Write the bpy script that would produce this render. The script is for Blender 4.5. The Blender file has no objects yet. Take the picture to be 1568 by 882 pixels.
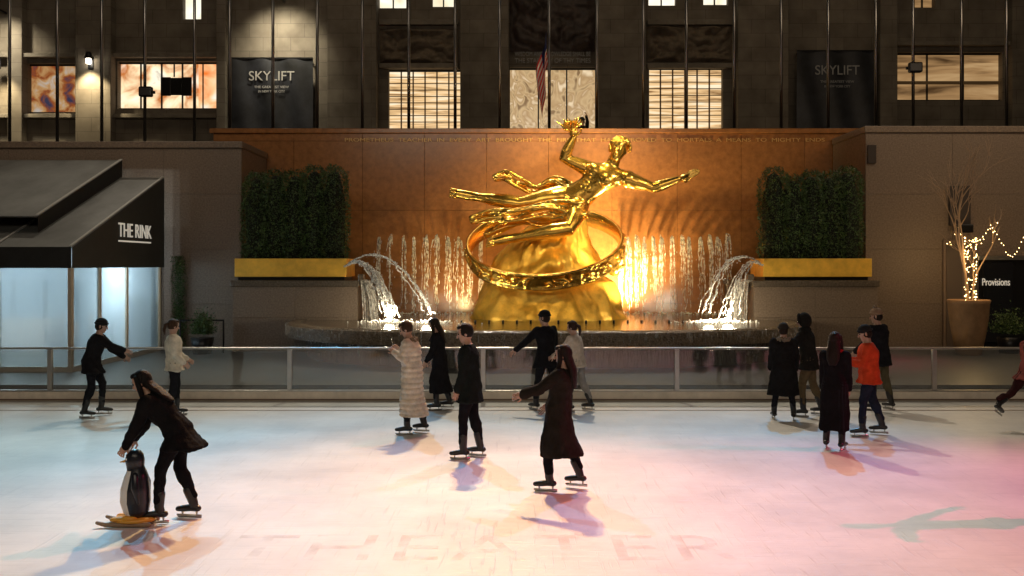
import bpy, bmesh, math, random
from mathutils import Vector, Matrix, noise
from mathutils.kdtree import KDTree
random.seed(7)
V=Vector
F=1524.0; CH=2.75
def mx(px,D): return (px-784.0)*D/F
def mz(py,D): return CH-(py-405.0)*D/F
scene=bpy.context.scene
scene.view_settings.view_transform='Standard'
scene.view_settings.look='None'
scene.view_settings.exposure=0
COL=scene.collection
# ---------------- materials
def nosample(m):
    try: m.cycles.emission_sampling='NONE'
    except Exception: pass
    return m
def M(name,col,rough=.6,metal=0.,var=0.,vscale=4.,bump=0.,bscale=30.,spec=.5,emit=None,estr=0.,stretch=None,alpha=1.):
    m=bpy.data.materials.new(name); m.use_nodes=True
    nt=m.node_tree; N=nt.nodes; L=nt.links; b=N['Principled BSDF']
    b.inputs['Base Color'].default_value=(*col,1); b.inputs['Roughness'].default_value=rough
    b.inputs['Metallic'].default_value=metal; b.inputs['Specular IOR Level'].default_value=spec
    if alpha<1: b.inputs['Alpha'].default_value=alpha
    if emit: b.inputs['Emission Color'].default_value=(*emit,1); b.inputs['Emission Strength'].default_value=estr; nosample(m)
    if var or bump:
        tc=N.new('ShaderNodeTexCoord'); mp=N.new('ShaderNodeMapping'); L.new(tc.outputs['Object'],mp.inputs[0])
        if stretch: mp.inputs['Scale'].default_value=stretch
    if var:
        n=N.new('ShaderNodeTexNoise'); n.inputs['Scale'].default_value=vscale; n.inputs['Detail'].default_value=8; n.inputs['Roughness'].default_value=.65
        L.new(mp.outputs[0],n.inputs['Vector'])
        r=N.new('ShaderNodeValToRGB'); r.color_ramp.elements[0].position=.32; r.color_ramp.elements[1].position=.68
        r.color_ramp.elements[0].color=(*[c*(1-var) for c in col],1); r.color_ramp.elements[1].color=(*[min(1,c*(1+var)) for c in col],1)
        L.new(n.outputs['Fac'],r.inputs[0]); L.new(r.outputs[0],b.inputs['Base Color'])
    if bump:
        n2=N.new('ShaderNodeTexNoise'); n2.inputs['Scale'].default_value=bscale; n2.inputs['Detail'].default_value=5
        L.new(mp.outputs[0],n2.inputs['Vector'])
        bp=N.new('ShaderNodeBump'); bp.inputs['Strength'].default_value=bump; bp.inputs['Distance'].default_value=.03
        L.new(n2.outputs['Fac'],bp.inputs['Height']); L.new(bp.outputs[0],b.inputs['Normal'])
    return m
def emis_noise(name,cols,scale,strength,stretch=(1,1,1),kind='noise',detail=4,dist=.6):
    m=bpy.data.materials.new(name); m.use_nodes=True; nt=m.node_tree; N=nt.nodes; L=nt.links; b=N['Principled BSDF']
    b.inputs['Base Color'].default_value=(.02,.02,.02,1); b.inputs['Roughness'].default_value=.15
    tc=N.new('ShaderNodeTexCoord'); mp=N.new('ShaderNodeMapping'); mp.inputs['Scale'].default_value=stretch
    L.new(tc.outputs['Object'],mp.inputs[0])
    n=N.new('ShaderNodeTexNoise'); n.inputs['Scale'].default_value=scale; n.inputs['Detail'].default_value=detail
    n.inputs['Distortion'].default_value=dist
    L.new(mp.outputs[0],n.inputs['Vector'])
    r=N.new('ShaderNodeValToRGB'); e=r.color_ramp.elements
    k=len(cols)
    for i in range(k-2): e.new(.5)
    for i,c in enumerate(cols):
        e[i].position=.3+.4*i/(k-1); e[i].color=(*c,1)
    L.new(n.outputs['Fac'],r.inputs[0]); L.new(r.outputs[0],b.inputs['Emission Color']); b.inputs['Emission Strength'].default_value=strength
    return nosample(m)
LIME=M('limestone',(.17,.145,.115),.85,var=.3,vscale=1.5,bump=.3,bscale=12)
REDG=M('red_granite',(.29,.125,.042),.19,var=.22,vscale=5,bump=.03,bscale=40,spec=.6)
REDJ=M('granite_joint',(.13,.06,.03),.8)
GRAN=M('grey_brown_granite',(.17,.125,.09),.5,var=.38,vscale=22,bump=.12,bscale=60)
GRANW=M('wet_granite',(.10,.08,.06),.18,var=.4,vscale=18,bump=.5,bscale=14)
WETW=M('water_wall',(.12,.105,.085),.12,var=.5,vscale=4,bump=.9,bscale=9,stretch=(2.5,2.5,.5))
PAVE=M('patio_paving',(.10,.095,.09),.4,var=.25,vscale=3,bump=.2,bscale=20)
ASPH=M('ground_asphalt',(.05,.05,.05),.8,var=.2)
BLACKM=M('black_metal',(.02,.02,.022),.35,metal=.6)
POLEM=M('pole_steel',(.26,.25,.24),.28,metal=1.)
STEEL=M('rail_steel',(.5,.48,.45),.3,metal=.9,var=.1)
BRASS=M('brass_planter',(.76,.44,.05),.45,metal=.1,var=.2,vscale=3,bump=.1,bscale=6)
GOLD=M('gilded_bronze',(.95,.54,.11),.25,metal=.94,var=.2,vscale=3,bump=.3,bscale=6)
GOLDR=M('gilded_rock',(.72,.43,.06),.40,metal=.6,var=.3,vscale=2.5,bump=.9,bscale=4)
GOLDL=M('gilt_letter',(.6,.36,.12),.35,metal=.6)
CREAM=M('rink_kickboard',(.80,.70,.58),.5,var=.15,vscale=3)
CANV=M('grey_canvas',(.14,.145,.14),.45,var=.3,vscale=1.2,bump=.45,bscale=1.6,stretch=(1,.5,1))
CANVB=M('black_canvas',(.015,.014,.013),.7,var=.2,bump=.2,bscale=3)
WOODP=M('tent_post',(.55,.47,.36),.5,var=.1)
LAMPW=M('lamp_glow',(1,1,1),emit=(1,.9,.7),estr=25)
WHITEP=M('white_lettering',(.8,.78,.72),.6,emit=(1,.93,.8),estr=.28)
GREYB=M('banner_lettering',(.35,.33,.3),.6,emit=(1,.93,.8),estr=.06)
GREYL=M('grey_lettering',(.2,.18,.15),.6,emit=(1,.93,.8),estr=.015)
FAIRY=M('fairy_light',(1,.8,.4),emit=(1,.66,.25),estr=14)
LEAF=M('hedge_leaf',(.035,.07,.018),.55,var=.5,vscale=3)
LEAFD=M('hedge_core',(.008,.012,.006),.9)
BARK=M('bark',(.30,.21,.14),.9,bump=.4)
CLAY=M('clay_pot',(.3,.17,.08),.7,var=.2)
# ---------------- object helpers
def link(o,parent=None):
    COL.objects.link(o)
    if parent: o.parent=parent
    return o
def group(name,loc=(0,0,0)):
    o=bpy.data.objects.new(name,None); o.empty_display_size=.2; COL.objects.link(o); return o
def mesh(name,vs,fs,mat,parent=None,smooth=False,mats=None,midx=None):
    me=bpy.data.meshes.new(name); me.from_pydata([tuple(v) for v in vs],[],fs)
    for m in (mats or [mat]): me.materials.append(m)
    if midx: me.polygons.foreach_set('material_index',midx)
    if smooth: me.polygons.foreach_set('use_smooth',[True]*len(me.polygons))
    me.update(); o=bpy.data.objects.new(name,me); return link(o,parent)
def box(name,x0,x1,y0,y1,z0,z1,mat,parent=None,bev=0.):
    vs=[(x,y,z) for z in (z0,z1) for y in (y0,y1) for x in (x0,x1)]
    fs=[(0,2,3,1),(4,5,7,6),(0,1,5,4),(2,6,7,3),(0,4,6,2),(1,3,7,5)]
    o=mesh(name,vs,fs,mat,parent)
    if bev:
        md=o.modifiers.new('bevel','BEVEL'); md.width=bev; md.segments=2
    return o
def cyl(name,x,y,z0,z1,r,mat,parent=None,r2=None,n=12):
    r2=r if r2 is None else r2
    vs=[];fs=[]
    for (z,rr) in ((z0,r),(z1,r2)):
        for i in range(n):
            a=2*math.pi*i/n; vs.append((x+rr*math.cos(a),y+rr*math.sin(a),z))
    for i in range(n): fs.append((i,(i+1)%n,n+(i+1)%n,n+i))
    fs.append(tuple(range(n-1,-1,-1))); fs.append(tuple(range(n,2*n)))
    o=mesh(name,vs,fs,mat,parent)
    for p in o.data.polygons:
        if len(p.vertices)==4: p.use_smooth=True
    return o
def text(name,s,loc,size,mat,parent,rot=(math.pi/2,0,0),align='CENTER',space=1.,ext=.01,wid=None):
    c=bpy.data.curves.new(name,'FONT'); c.body=s; c.size=size; c.align_x=align; c.extrude=ext; c.space_character=space
    c.materials.append(mat); o=bpy.data.objects.new(name,c); link(o,parent); o.location=loc; o.rotation_euler=rot
    if wid:
        bpy.context.view_layer.update(); w=o.dimensions.x
        if w>0: o.scale[0]=wid/w
    return o
# ---- loft tools
def loft(secs,n=14,step=None):
    if step:
        out=[secs[0]]
        for a,b in zip(secs,secs[1:]):
            d=(b[0]-a[0]).length; k=max(1,int(d/step))
            for i in range(1,k+1):
                t=i/k; out.append(tuple(a[j].lerp(b[j],t) for j in range(3)))
        secs=out
    vs=[];fs=[]
    for c,u,v in secs:
        for i in range(n):
            a=2*math.pi*i/n; vs.append(c+u*math.cos(a)+v*math.sin(a))
    m=len(secs)
    for j in range(m-1):
        for i in range(n):
            fs.append((j*n+i,j*n+(i+1)%n,(j+1)*n+(i+1)%n,(j+1)*n+i))
    vs.append(secs[0][0].copy()); vs.append(secs[-1][0].copy()); a=len(vs)-2;b=a+1
    for i in range(n):
        fs.append((a,(i+1)%n,i)); fs.append((b,(m-1)*n+i,(m-1)*n+(i+1)%n))
    h=len(secs)//2
    if secs[h][1].cross(secs[h][2]).dot(secs[-1][0]-secs[0][0])<0: fs=[tuple(reversed(f)) for f in fs]
    return vs,fs
def limb(pts,rads,n=10,step=None,flat=1.,ref=None):
    pts=[V(p) for p in pts]; secs=[]
    T=[]
    for i in range(len(pts)):
        a=pts[max(0,i-1)]; b=pts[min(len(pts)-1,i+1)]; T.append((b-a).normalized())
    r=V(ref) if ref else (V((1,0,0)) if abs(T[0].x)<.8 else V((0,0,1)))
    u=None
    for i,p in enumerate(pts):
        t=T[i]
        base=r if (u is None or ref) else u
        uu=base-t*base.dot(t)
        if uu.length<1e-4: uu=t.orthogonal()
        u=uu.normalized(); v=t.cross(u)
        R=rads[i]
        if i==0:
            for k in (75,45,20):
                a=math.radians(k); secs.append((p-t*R*math.sin(a),u*R*math.cos(a),v*R*flat*math.cos(a)))
        secs.append((p,u*R,v*R*flat))
        if i==len(pts)-1:
            for k in (20,45,75):
                a=math.radians(k); secs.append((p+t*R*math.sin(a),u*R*math.cos(a),v*R*flat*math.cos(a)))
    return loft(secs,n,step)
def blob(c,ax,ay,az,n=12,m=9):
    c=V(c);ax=V(ax);ay=V(ay);az=V(az); secs=[]
    for j in range(1,m):
        a=-math.pi/2+math.pi*j/m; secs.append((c+az*math.sin(a),ax*math.cos(a),ay*math.cos(a)))
    secs=[(c-az*.999,ax*.02,ay*.02)]+secs+[(c+az*.999,ax*.02,ay*.02)]
    return loft(secs,n)
def ball(c,r,n=10,m=7): return blob(c,(r,0,0),(0,r,0),(0,0,r),n,m)
class Fig:
    def __init__(s): s.soft=[]; s.raw=[]
    def S(s,vf,m): s.soft.append((vf[0],vf[1],m))
    def R(s,vf,m): s.raw.append((vf[0],vf[1],m))
def merge(parts):
    vs=[];fs=[];mi=[]
    for v,f,m in parts:
        o=len(vs); vs+=v; fs+=[tuple(i+o for i in q) for q in f]; mi+=[m]*len(f)
    return vs,fs,mi
def finalize(fig,name,mats,voxel,disp=None,parent=None):
    vs,fs,mi=merge(fig.soft)
    me=bpy.data.meshes.new('tmp'); me.from_pydata([tuple(v) for v in vs],[],fs)
    o=bpy.data.objects.new('tmp',me); COL.objects.link(o)
    md=o.modifiers.new('r','REMESH'); md.mode='VOXEL'; md.voxel_size=voxel
    sm=o.modifiers.new('s','SMOOTH'); sm.iterations=3; sm.factor=.5
    dg=bpy.context.evaluated_depsgraph_get(); ev=o.evaluated_get(dg); m2=ev.to_mesh()
    rv=[v.co.copy() for v in m2.vertices]; rn=[v.normal.copy() for v in m2.vertices]
    rf=[tuple(p.vertices) for p in m2.polygons]; fc=[p.center.copy() for p in m2.polygons]
    ev.to_mesh_clear(); bpy.data.objects.remove(o); bpy.data.meshes.remove(me)
    vm=[]
    for v,f,m in fig.soft: vm+=[m]*len(v)
    if len(set(vm))>1:
        kd=KDTree(len(vs))
        for i,v in enumerate(vs): kd.insert(v,i)
        kd.balance(); rm=[vm[kd.find(c)[1]] for c in fc]
    else: rm=[vm[0]]*len(rf)
    if disp: rv=[v+n*disp(v,n) for v,n in zip(rv,rn)]
    v2,f2,m2i=merge(fig.raw) if fig.raw else ([],[],[])
    off=len(rv)
    return mesh(name,rv+v2,rf+[tuple(i+off for i in q) for q in f2],None,parent,True,mats,rm+m2i)
# ---------------- body
def hand(fig,w,d,palm,k,m,curl=.5,side=1):
    d=V(d).normalized(); palm=V(palm); palm=(palm-d*palm.dot(d)).normalized(); s=d.cross(palm)*side
    c=w+d*.05*k
    fig.R(blob(c,s*.042*k,palm*.017*k,d*.055*k,10,8),m)
    for i,(o,l) in enumerate(((.033,.068),(.011,.078),(-.011,.072),(-.032,.056))):
        p=w+d*.092*k+s*o*k; pts=[p]; dd=d.copy()
        for j,fr in enumerate((.45,.32,.25)):
            a=curl*(.5+.5*j); dd=(dd*math.cos(a)+palm*math.sin(a)).normalized()
            p=p+dd*l*fr*k*1.15; pts.append(p)
        fig.R(limb(pts,[.0095*k,.009*k,.008*k,.007*k],6),m)
    p=w+d*.03*k+s*.035*k
    q=p+(d*.6+s*.8).normalized()*.038*k; r=q+(d*.9+s*.15+palm*.4).normalized()*.034*k
    fig.R(limb([p,q,r],[.014*k,.0115*k,.009*k],6),m)
def head(fig,c,up,fw,k,skin,eye,lip,mode='R'):
    up=V(up).normalized(); fw=V(fw); fw=(fw-up*fw.dot(up)).normalized(); rt=fw.cross(up)
    secs=[]
    prof=[(-.118,.02,.02,.045),(-.112,.036,.04,.035),(-.095,.05,.062,.018),(-.07,.060,.078,.006),(-.035,.067,.088,.0),(0,.073,.092,-.003),(.035,.076,.096,-.005),(.065,.072,.09,-.006),(.09,.057,.072,-.006),(.106,.036,.046,-.006),(.114,.01,.014,-.006)]
    for z,a,b,o in prof: secs.append((c+up*z*k+fw*o*k,rt*a*k,fw*b*k))
    add=fig.R if mode=='R' else fig.S
    add(loft(secs,20),skin)
    add(limb([c+up*.02*k+fw*.084*k,c-up*.012*k+fw*.098*k,c-up*.03*k+fw*.106*k],[.008*k,.011*k,.014*k],8),skin)
    for s in (-1,1):
        add(blob(c+rt*s*.074*k-up*.01*k-fw*.008*k,rt*.009*k,fw*.019*k,up*.032*k,8,7),skin)
        fig.R(ball(c+rt*s*.030*k+fw*.081*k+up*.006*k,.0125*k,8,6),eye)
        add(limb([c+rt*s*.014*k+fw*.092*k+up*.026*k,c+rt*s*.045*k+fw*.082*k+up*.028*k],[.006*k,.004*k],6),eye if mode=='R' else skin)
    fig.R(blob(c-up*.062*k+fw*.083*k,rt*.024*k,fw*.008*k,up*.008*k,8,6),lip)
    return up,fw,rt
def skater(name,x,y,yaw,H=1.72,lean=5,side=0,hp=5,hy=0,hr=0,aL=(5,10,15,0),aR=(5,10,15,0),lL=(10,4,10),lR=(-10,4,10),
           coat='jacket',hem=.5,cc=(.02,.02,.022),pc=(.015,.015,.018),hair='short',hc=(.02,.012,.008),xc=(.03,.03,.03),
           bulk=1.,fur=False,puffer=False,z0=0.,sk=(.45,.27,.19),flare=.05,scarf=None,phone=False,skates=True,backflare=0.,curl=.6,turn=(8,8),bag=False):
    k=H/1.72; R=math.radians; fig=Fig()
    X=V((1,0,0));Y=V((0,1,0));Z=V((0,0,1))
    def dirn(p,ab,s): return V((s*math.sin(R(ab)),math.sin(R(p))*math.cos(R(ab)),-math.cos(R(p))*math.cos(R(ab))))
    J={}
    J['P']=V((0,0,0)); U=V((math.sin(R(side)),math.sin(R(lean))*math.cos(R(side)),math.cos(R(lean))*math.cos(R(side))))
    FW=(Y-U*Y.dot(U)).normalized(); RT=FW.cross(U)
    for s,n,l in ((-1,'L',lL),(1,'R',lR)):
        h=V((s*.085*k,0,-.0*k)); kn=h+dirn(l[0],l[1],s)*.43*k; an=kn+dirn(l[0]-l[2],l[1]*(l[3] if len(l)>3 else 1),s)*.42*k
        J['h'+n]=h;J['k'+n]=kn;J['a'+n]=an
    lo=min(J['aL'].z,J['aR'].z); mid=(J['aL']+J['aR'])/2
    sh=V((-mid.x,-mid.y,.155-lo))
    for q in list(J): J[q]=J[q]+sh
    P=J['P']; neck=P+U*.50*k
    hm=Matrix.Rotation(R(hy),3,'Z')@Matrix.Rotation(R(hr),3,'Y')@Matrix.Rotation(R(-hp),3,'X')
    HU=hm@Z; HF=hm@Y
    hc_=neck+U*.05*k+HU*.125*k
    for s,n,a in ((-1,'L',aL),(1,'R',aR)):
        shd=P+U*.455*k+RT*s*.165*k*(.96+.04*bulk); e=shd+dirn(a[0],a[1],s)*.29*k; w=e+dirn(a[0]+a[2],a[3],s)*.25*k
        J['s'+n]=shd;J['e'+n]=e;J['w'+n]=w
    b=bulk
    T=[(-.09,.13,.10),(-.02,.165,.125),(.06,.165,.125),(.17,.145,.115),(.28,.16,.125),(.38,.175,.125),(.445,.165,.10),(.48,.11,.085),(.51,.065,.065)]
    secs=[(P+U*t*k,RT*a*k*b,FW*d*k*b) for t,a,d in T]
    fig.S(loft(secs,18,.03),0)
    fig.S(limb([neck,hc_-HU*.05*k],[.058*k,.052*k],10,.02),2 if not scarf else 8)
    for n in 'LR':
        a,e,w=J['s'+n],J['e'+n],J['w'+n]
        fig.S(limb([a-U*.01,a.lerp(e,.5),e,e.lerp(w,.5),w.lerp(e,.06)],[.068*k*b,.06*k*b,.054*k*b,.05*k*b,.044*k*b],10,.025),0)
        s=-1 if n=='L' else 1
        d=(w-e).normalized(); pn=(-X*s*.8+Y*.2-Z*.3)
        hand(fig,w-d*.01,d,pn,k*.98,2,curl,-s)
        h,kn,an=J['h'+n],J['k'+n],J['a'+n]
        fig.S(limb([h,h.lerp(kn,.45),kn,kn.lerp(an,.35),an+V((0,0,.09))],[.098*k,.088*k,.066*k,.064*k,.052*k],12,.03),1)
        td=V((s*math.sin(R(turn[0] if n=='L' else turn[1])),1,0)).normalized()
        lift=an.z-.155; 
        pitch=min(.5,max(0,lift*1.6)); td=(td*math.cos(pitch)-Z*math.sin(pitch)).normalized(); sd=td.cross(Z).normalized(); ut=sd.cross(td).normalized()
        fig.R(limb([kn.lerp(an,.62),an+ut*.02,an-ut*.025-td*.012],[.058*k,.052*k,.05*k],12,.03),4)
        fig.R(limb([an-ut*.055-td*.05,an-ut*.05+td*.02,an-ut*.06+td*.10,an-ut*.067+td*.165],[.043,.046,.043,.034],12,.03,.85),4)
        if skates:
            for t in (-.045,.12):
                fig.R(limb([an-ut*.09+td*t,an-ut*.125+td*t],[.014,.009],6),5)
            p=an-ut*.138; q=[]
            for (t,zz) in ((-.1,-.016),(.17,-.016),(.19,.006),(.185,.016),(-.1,.016)):
                for ss in (-1,1): q.append(p+td*t+ut*zz+sd*ss*.003)
            nn=5; fs=[tuple(range(0,10,2)),tuple(range(9,0,-2))]+[(2*i,2*i+1,(2*i+3)%10,(2*i+2)%10) for i in range(nn)]
            fig.R((q,fs),5)
    def legat(n,z):
        h,kn,an=J['h'+n],J['k'+n],J['a'+n]
        if z>kn.z:
            t=(h.z-z)/max(.01,h.z-kn.z); return h.lerp(kn,min(1,max(0,t)))
        t=(kn.z-z)/max(.01,kn.z-an.z); return kn.lerp(an,min(1.,t))
    if coat!='none':
        hz=hem*H; secs=[]
        nsl=7
        secs.append((P+U*.10*k,RT*.152*k*b,FW*.12*k*b))
        for i in range(nsl+1):
            t=i/nsl; z=(P.z-.02)*(1-t)+hz*t
            l=legat('L',z);r=legat('R',z); c=(l+r)/2; c.z=z
            c.y-=backflare*t; 
            if lean>25: c=c-Y*0.02
            a=abs(l.x-r.x)/2+.10*k*b+flare*t; dd=abs(l.y-r.y)/2+.10*k*b+flare*t*1.0
            a=min(max(a,.168*k*b),.34*k); dd=min(max(dd,.128*k*b),.30*k+backflare*t)
            secs.append((c,X*a,Y*dd))
        fig.S(loft(secs,20,.03),0)
    if fur:
        for i in range(46):
            a=2*math.pi*i/46
            p=neck-U*.01+RT*math.cos(a)*.115*k+FW*math.sin(a)*.10*k+HU*random.uniform(-.02,.035)-FW*.02
            fig.R(blob(p,X*random.uniform(.015,.03),Y*random.uniform(.015,.03),Z*random.uniform(.02,.035),6,5),9)
    if scarf: fig.S(limb([neck+RT*.085*k+FW*.02,neck+FW*.09*k,neck-RT*.085*k+FW*.02,neck-FW*.08*k,neck+RT*.085*k+FW*.02],[.04]*5,10,.03),8)
    if scarf: fig.R(limb([neck+FW*.10*k,P+U*.36*k+FW*.135*k*b,P+U*.2*k+FW*.14*k*b],[.04,.045,.04],8,None,.35,(1,0,0)),8)
    kk=k; k=k*1.05
    up,fw,rt=head(fig,hc_,HU,HF,k,2,6,7)
    hk=k
    if hair in('short','long','pony'):
        fig.R(blob(hc_+up*.022*hk-fw*.018*hk,rt*.087*hk,fw*.098*hk,up*.108*hk,18,12),3)
        fig.R(blob(hc_+up*.085*hk+fw*.045*hk,rt*.062*hk,fw*.045*hk,up*.035*hk,12,8),3)
    if hair=='long':
        a=hc_-fw*.035*hk+up*.05*hk; bb=neck-FW*.085*k*b+U*.02; c=neck-U*.2*k-FW*.135*k*b
        fig.R(loft([(a,rt*.07*k,fw*.06*k),(hc_-fw*.055*k-up*.04*k,rt*.088*k,fw*.058*k),(bb,rt*.10*k,fw*.05*k),(bb.lerp(c,.6),rt*.09*k,fw*.035*k),(c,rt*.05*k,fw*.015*k)],14,.03),3)
        for s in (-1,1): fig.R(limb([hc_+rt*s*.068*k+up*.06*k+fw*.02*k,hc_+rt*s*.082*k-up*.03*k+fw*.015*k,neck+rt*s*.085*k+FW*.04*k,neck-U*.12*k+rt*s*.075*k+FW*.12*k*b],[.025*k,.032*k,.03*k,.015*k],8),3)
    if hair=='pony':
        p=hc_-fw*.10*k+up*.03*k; fig.R(limb([p,p-fw*.05*k-up*.03*k,p-fw*.055*k-up*.12*k,p-fw*.03*k-up*.2*k],[.028*k,.034*k,.028*k,.01*k],8),3)
    if hair in('beanie','cap'):
        fig.R(blob(hc_-fw*.018*k-up*.012*k,rt*.082*k,fw*.09*k,up*.085*k,14,9),3)
        fig.R(blob(hc_+up*.055*hk-fw*.008*hk,rt*.09*hk,fw*.106*hk,up*.085*hk,18,12),8)
        if hair=='beanie':
            pts=[hc_+up*(.045+.012*math.sin(a))*k+rt*math.cos(a)*.088*k+fw*(math.sin(a)*.102-.008)*k for a in [2*math.pi*i/16 for i in range(17)]]
            fig.R(limb(pts,[.018*k]*17,8),8)
            if xc[0]>.2: fig.R(ball(hc_+up*.15*k,.035*k),9)
        else: fig.R(blob(hc_+up*.055*k+fw*.11*k,rt*.065*k,fw*.07*k,up*.012*k,12,7),8)
    if hair=='hood':
        fig.R(blob(hc_+up*.01*k-fw*.03*k,rt*.112*k,fw*.11*k,up*.14*k,18,12),0)
        for i in range(14):
            a=math.pi*i/13; p=hc_+fw*.05*k+rt*math.cos(a)*.1*k+up*(math.sin(a)*.125)*k
            fig.R(ball(p,.024*k,7,5),9 if fur else 0)
        fig.R(blob(neck+U*.02,RT*.12*k,FW*.11*k,U*.07*k,14,8),0)
    k=kk
    if phone:
        w=(J['wL']+J['wR'])/2+V((0,.08,.06)); fig.R(limb([w,w+V((0,.01,.1))],[.035,.035],6,None,.15,(1,0,0)),6)
    if puffer:
        def disp(v,n):
            lim=max(0,1-abs(n.z))
            return (abs(math.sin(v.z*math.pi/.085))**.6*.022-.01)*lim*(1 if v.z<P.z+.5*k else .5)+noise.noise(v*9)*.008
    else:
        def disp(v,n):
            if v.z<.12: return 0
            return noise.noise(V((v.x*7,v.y*7,v.z*3)))*.02+noise.noise(v*16)*.008+abs(noise.noise(V((v.x*11,v.y*11,v.z*6+3))))*.014
    nm=name
    mats=[M(nm+'_coat',cc,.9,var=.25,vscale=9,bump=.3,bscale=45,spec=.05),M(nm+'_trousers',pc,.9,var=.2,vscale=12,bump=.3,bscale=60,spec=.05),
          M(nm+'_skin',sk,.5,var=.06),M(nm+'_hair',hc,.55,var=.3,vscale=30,bump=.5,bscale=70,stretch=(1,1,.2),spec=.15),SKB,STEEL,EYE,LIP,
          M(nm+'_accent',xc,.85,var=.2,bump=.3,bscale=50,spec=.1),FUR]
    o=finalize(fig,name,mats,.0155*k,disp)
    o.location=(x,y,z0); o.rotation_euler=(0,0,math.radians(yaw))
    return o
SKB=M('skate_boot',(.015,.014,.013),.35,bump=.1); EYE=M('eye_dark',(.015,.012,.01),.2); LIP=M('lips',(.3,.1,.08),.5)
FUR=M('fur_trim',(.23,.17,.11),.95,var=.5,vscale=40,bump=.8,bscale=80)
def sk(px,fy,yaw,**kw):
    D=F*CH/(fy-405.0); return skater('ice_skater',mx(px,D),D,yaw,**kw)
# ---------------- ground, rink
YI=20.0
g=mesh('ground',[(-300,-300,-.05),(300,-300,-.05),(300,300,-.05),(-300,300,-.05)],[(0,1,2,3)],ASPH)
im=bpy.data.materials.new('skated_ice'); im.use_nodes=True; nt=im.node_tree;N=nt.nodes;L=nt.links;b=N['Principled BSDF']
b.inputs['Specular IOR Level'].default_value=.45
tc=N.new('ShaderNodeTexCoord')
n1=N.new('ShaderNodeTexNoise'); n1.inputs['Scale'].default_value=.55; n1.inputs['Detail'].default_value=9; n1.inputs['Roughness'].default_value=.7; L.new(tc.outputs['Object'],n1.inputs['Vector'])
r1=N.new('ShaderNodeValToRGB'); r1.color_ramp.elements[0].position=.3; r1.color_ramp.elements[1].position=.7
r1.color_ramp.elements[0].color=(.60,.61,.61,1); r1.color_ramp.elements[1].color=(.82,.82,.80,1); L.new(n1.outputs['Fac'],r1.inputs[0])
def scr(ang,sx,sy,dist):
    mp=N.new('ShaderNodeMapping'); mp.inputs['Rotation'].default_value=(0,0,ang); mp.inputs['Scale'].default_value=(sx,sy,1); L.new(tc.outputs['Object'],mp.inputs[0])
    n=N.new('ShaderNodeTexNoise'); n.inputs['Scale'].default_value=1; n.inputs['Detail'].default_value=4; n.inputs['Distortion'].default_value=dist; L.new(mp.outputs[0],n.inputs['Vector'])
    r=N.new('ShaderNodeValToRGB'); r.color_ramp.elements[0].position=.60; r.color_ramp.elements[1].position=.70; L.new(n.outputs['Fac'],r.inputs[0]); return r
s1=scr(.12,.8,28,.9); s2=scr(-.45,1.1,24,1.2); s3=scr(.9,22,1.2,.9)
mm=N.new('ShaderNodeMath'); mm.operation='MAXIMUM'; L.new(s1.outputs[0],mm.inputs[0]); L.new(s2.outputs[0],mm.inputs[1])
m3=N.new('ShaderNodeMath'); m3.operation='MAXIMUM'; L.new(mm.outputs[0],m3.inputs[0]); L.new(s3.outputs[0],m3.inputs[1])
mx1=N.new('ShaderNodeMixRGB'); mx1.blend_type='MULTIPLY'; mx1.inputs[2].default_value=(.90,.905,.91,1); L.new(m3.outputs[0],mx1.inputs[0]); L.new(r1.outputs[0],mx1.inputs[1]); L.new(mx1.outputs[0],b.inputs['Base Color'])
mr=N.new('ShaderNodeMapRange'); mr.inputs['To Min'].default_value=.28; mr.inputs['To Max'].default_value=.55; L.new(n1.outputs['Fac'],mr.inputs['Value']); L.new(mr.outputs[0],b.inputs['Roughness'])
bp=N.new('ShaderNodeBump'); bp.inputs['Strength'].default_value=.25; bp.inputs['Distance'].default_value=.01; L.new(m3.outputs[0],bp.inputs['Height']); L.new(bp.outputs[0],b.inputs['Normal'])
mesh('ice_rink',[(-19,1,0),(19,1,0),(19,YI,0),(-19,YI,0)],[(0,1,2,3)],im)
box('rink_line',-19,19,18.72,18.80,.003,.0045,M('ice_line',(.25,.18,.14),.5),None)
IL=M('letter_shadow_tint',(.45,.28,.26),.45,spec=.4)  # projected lettering shadow painted as a faint tint on the ice
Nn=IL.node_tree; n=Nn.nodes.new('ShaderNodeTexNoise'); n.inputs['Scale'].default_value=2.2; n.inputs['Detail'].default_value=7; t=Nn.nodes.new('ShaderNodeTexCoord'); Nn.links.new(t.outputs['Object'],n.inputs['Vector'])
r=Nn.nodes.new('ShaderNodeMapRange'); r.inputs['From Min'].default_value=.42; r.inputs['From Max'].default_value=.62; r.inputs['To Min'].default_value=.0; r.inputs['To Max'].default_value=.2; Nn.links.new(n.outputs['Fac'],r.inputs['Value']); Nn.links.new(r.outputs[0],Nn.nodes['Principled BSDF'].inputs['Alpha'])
tx=text('shadow_lettering','THEATER',(-.3,9.25,.004),1.25,IL,None,rot=(0,0,0),ext=0,space=1.15,wid=4.9)
# patio
box('patio',-40,40,YI+.25,32,-.04,.30,PAVE,None)
box('patio_terrace',-40,-19.1,-10,YI+.2,-.04,.30,PAVE,None); box('patio_terrace',19.1,40,-10,YI+.2,-.04,.30,PAVE,None)
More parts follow.
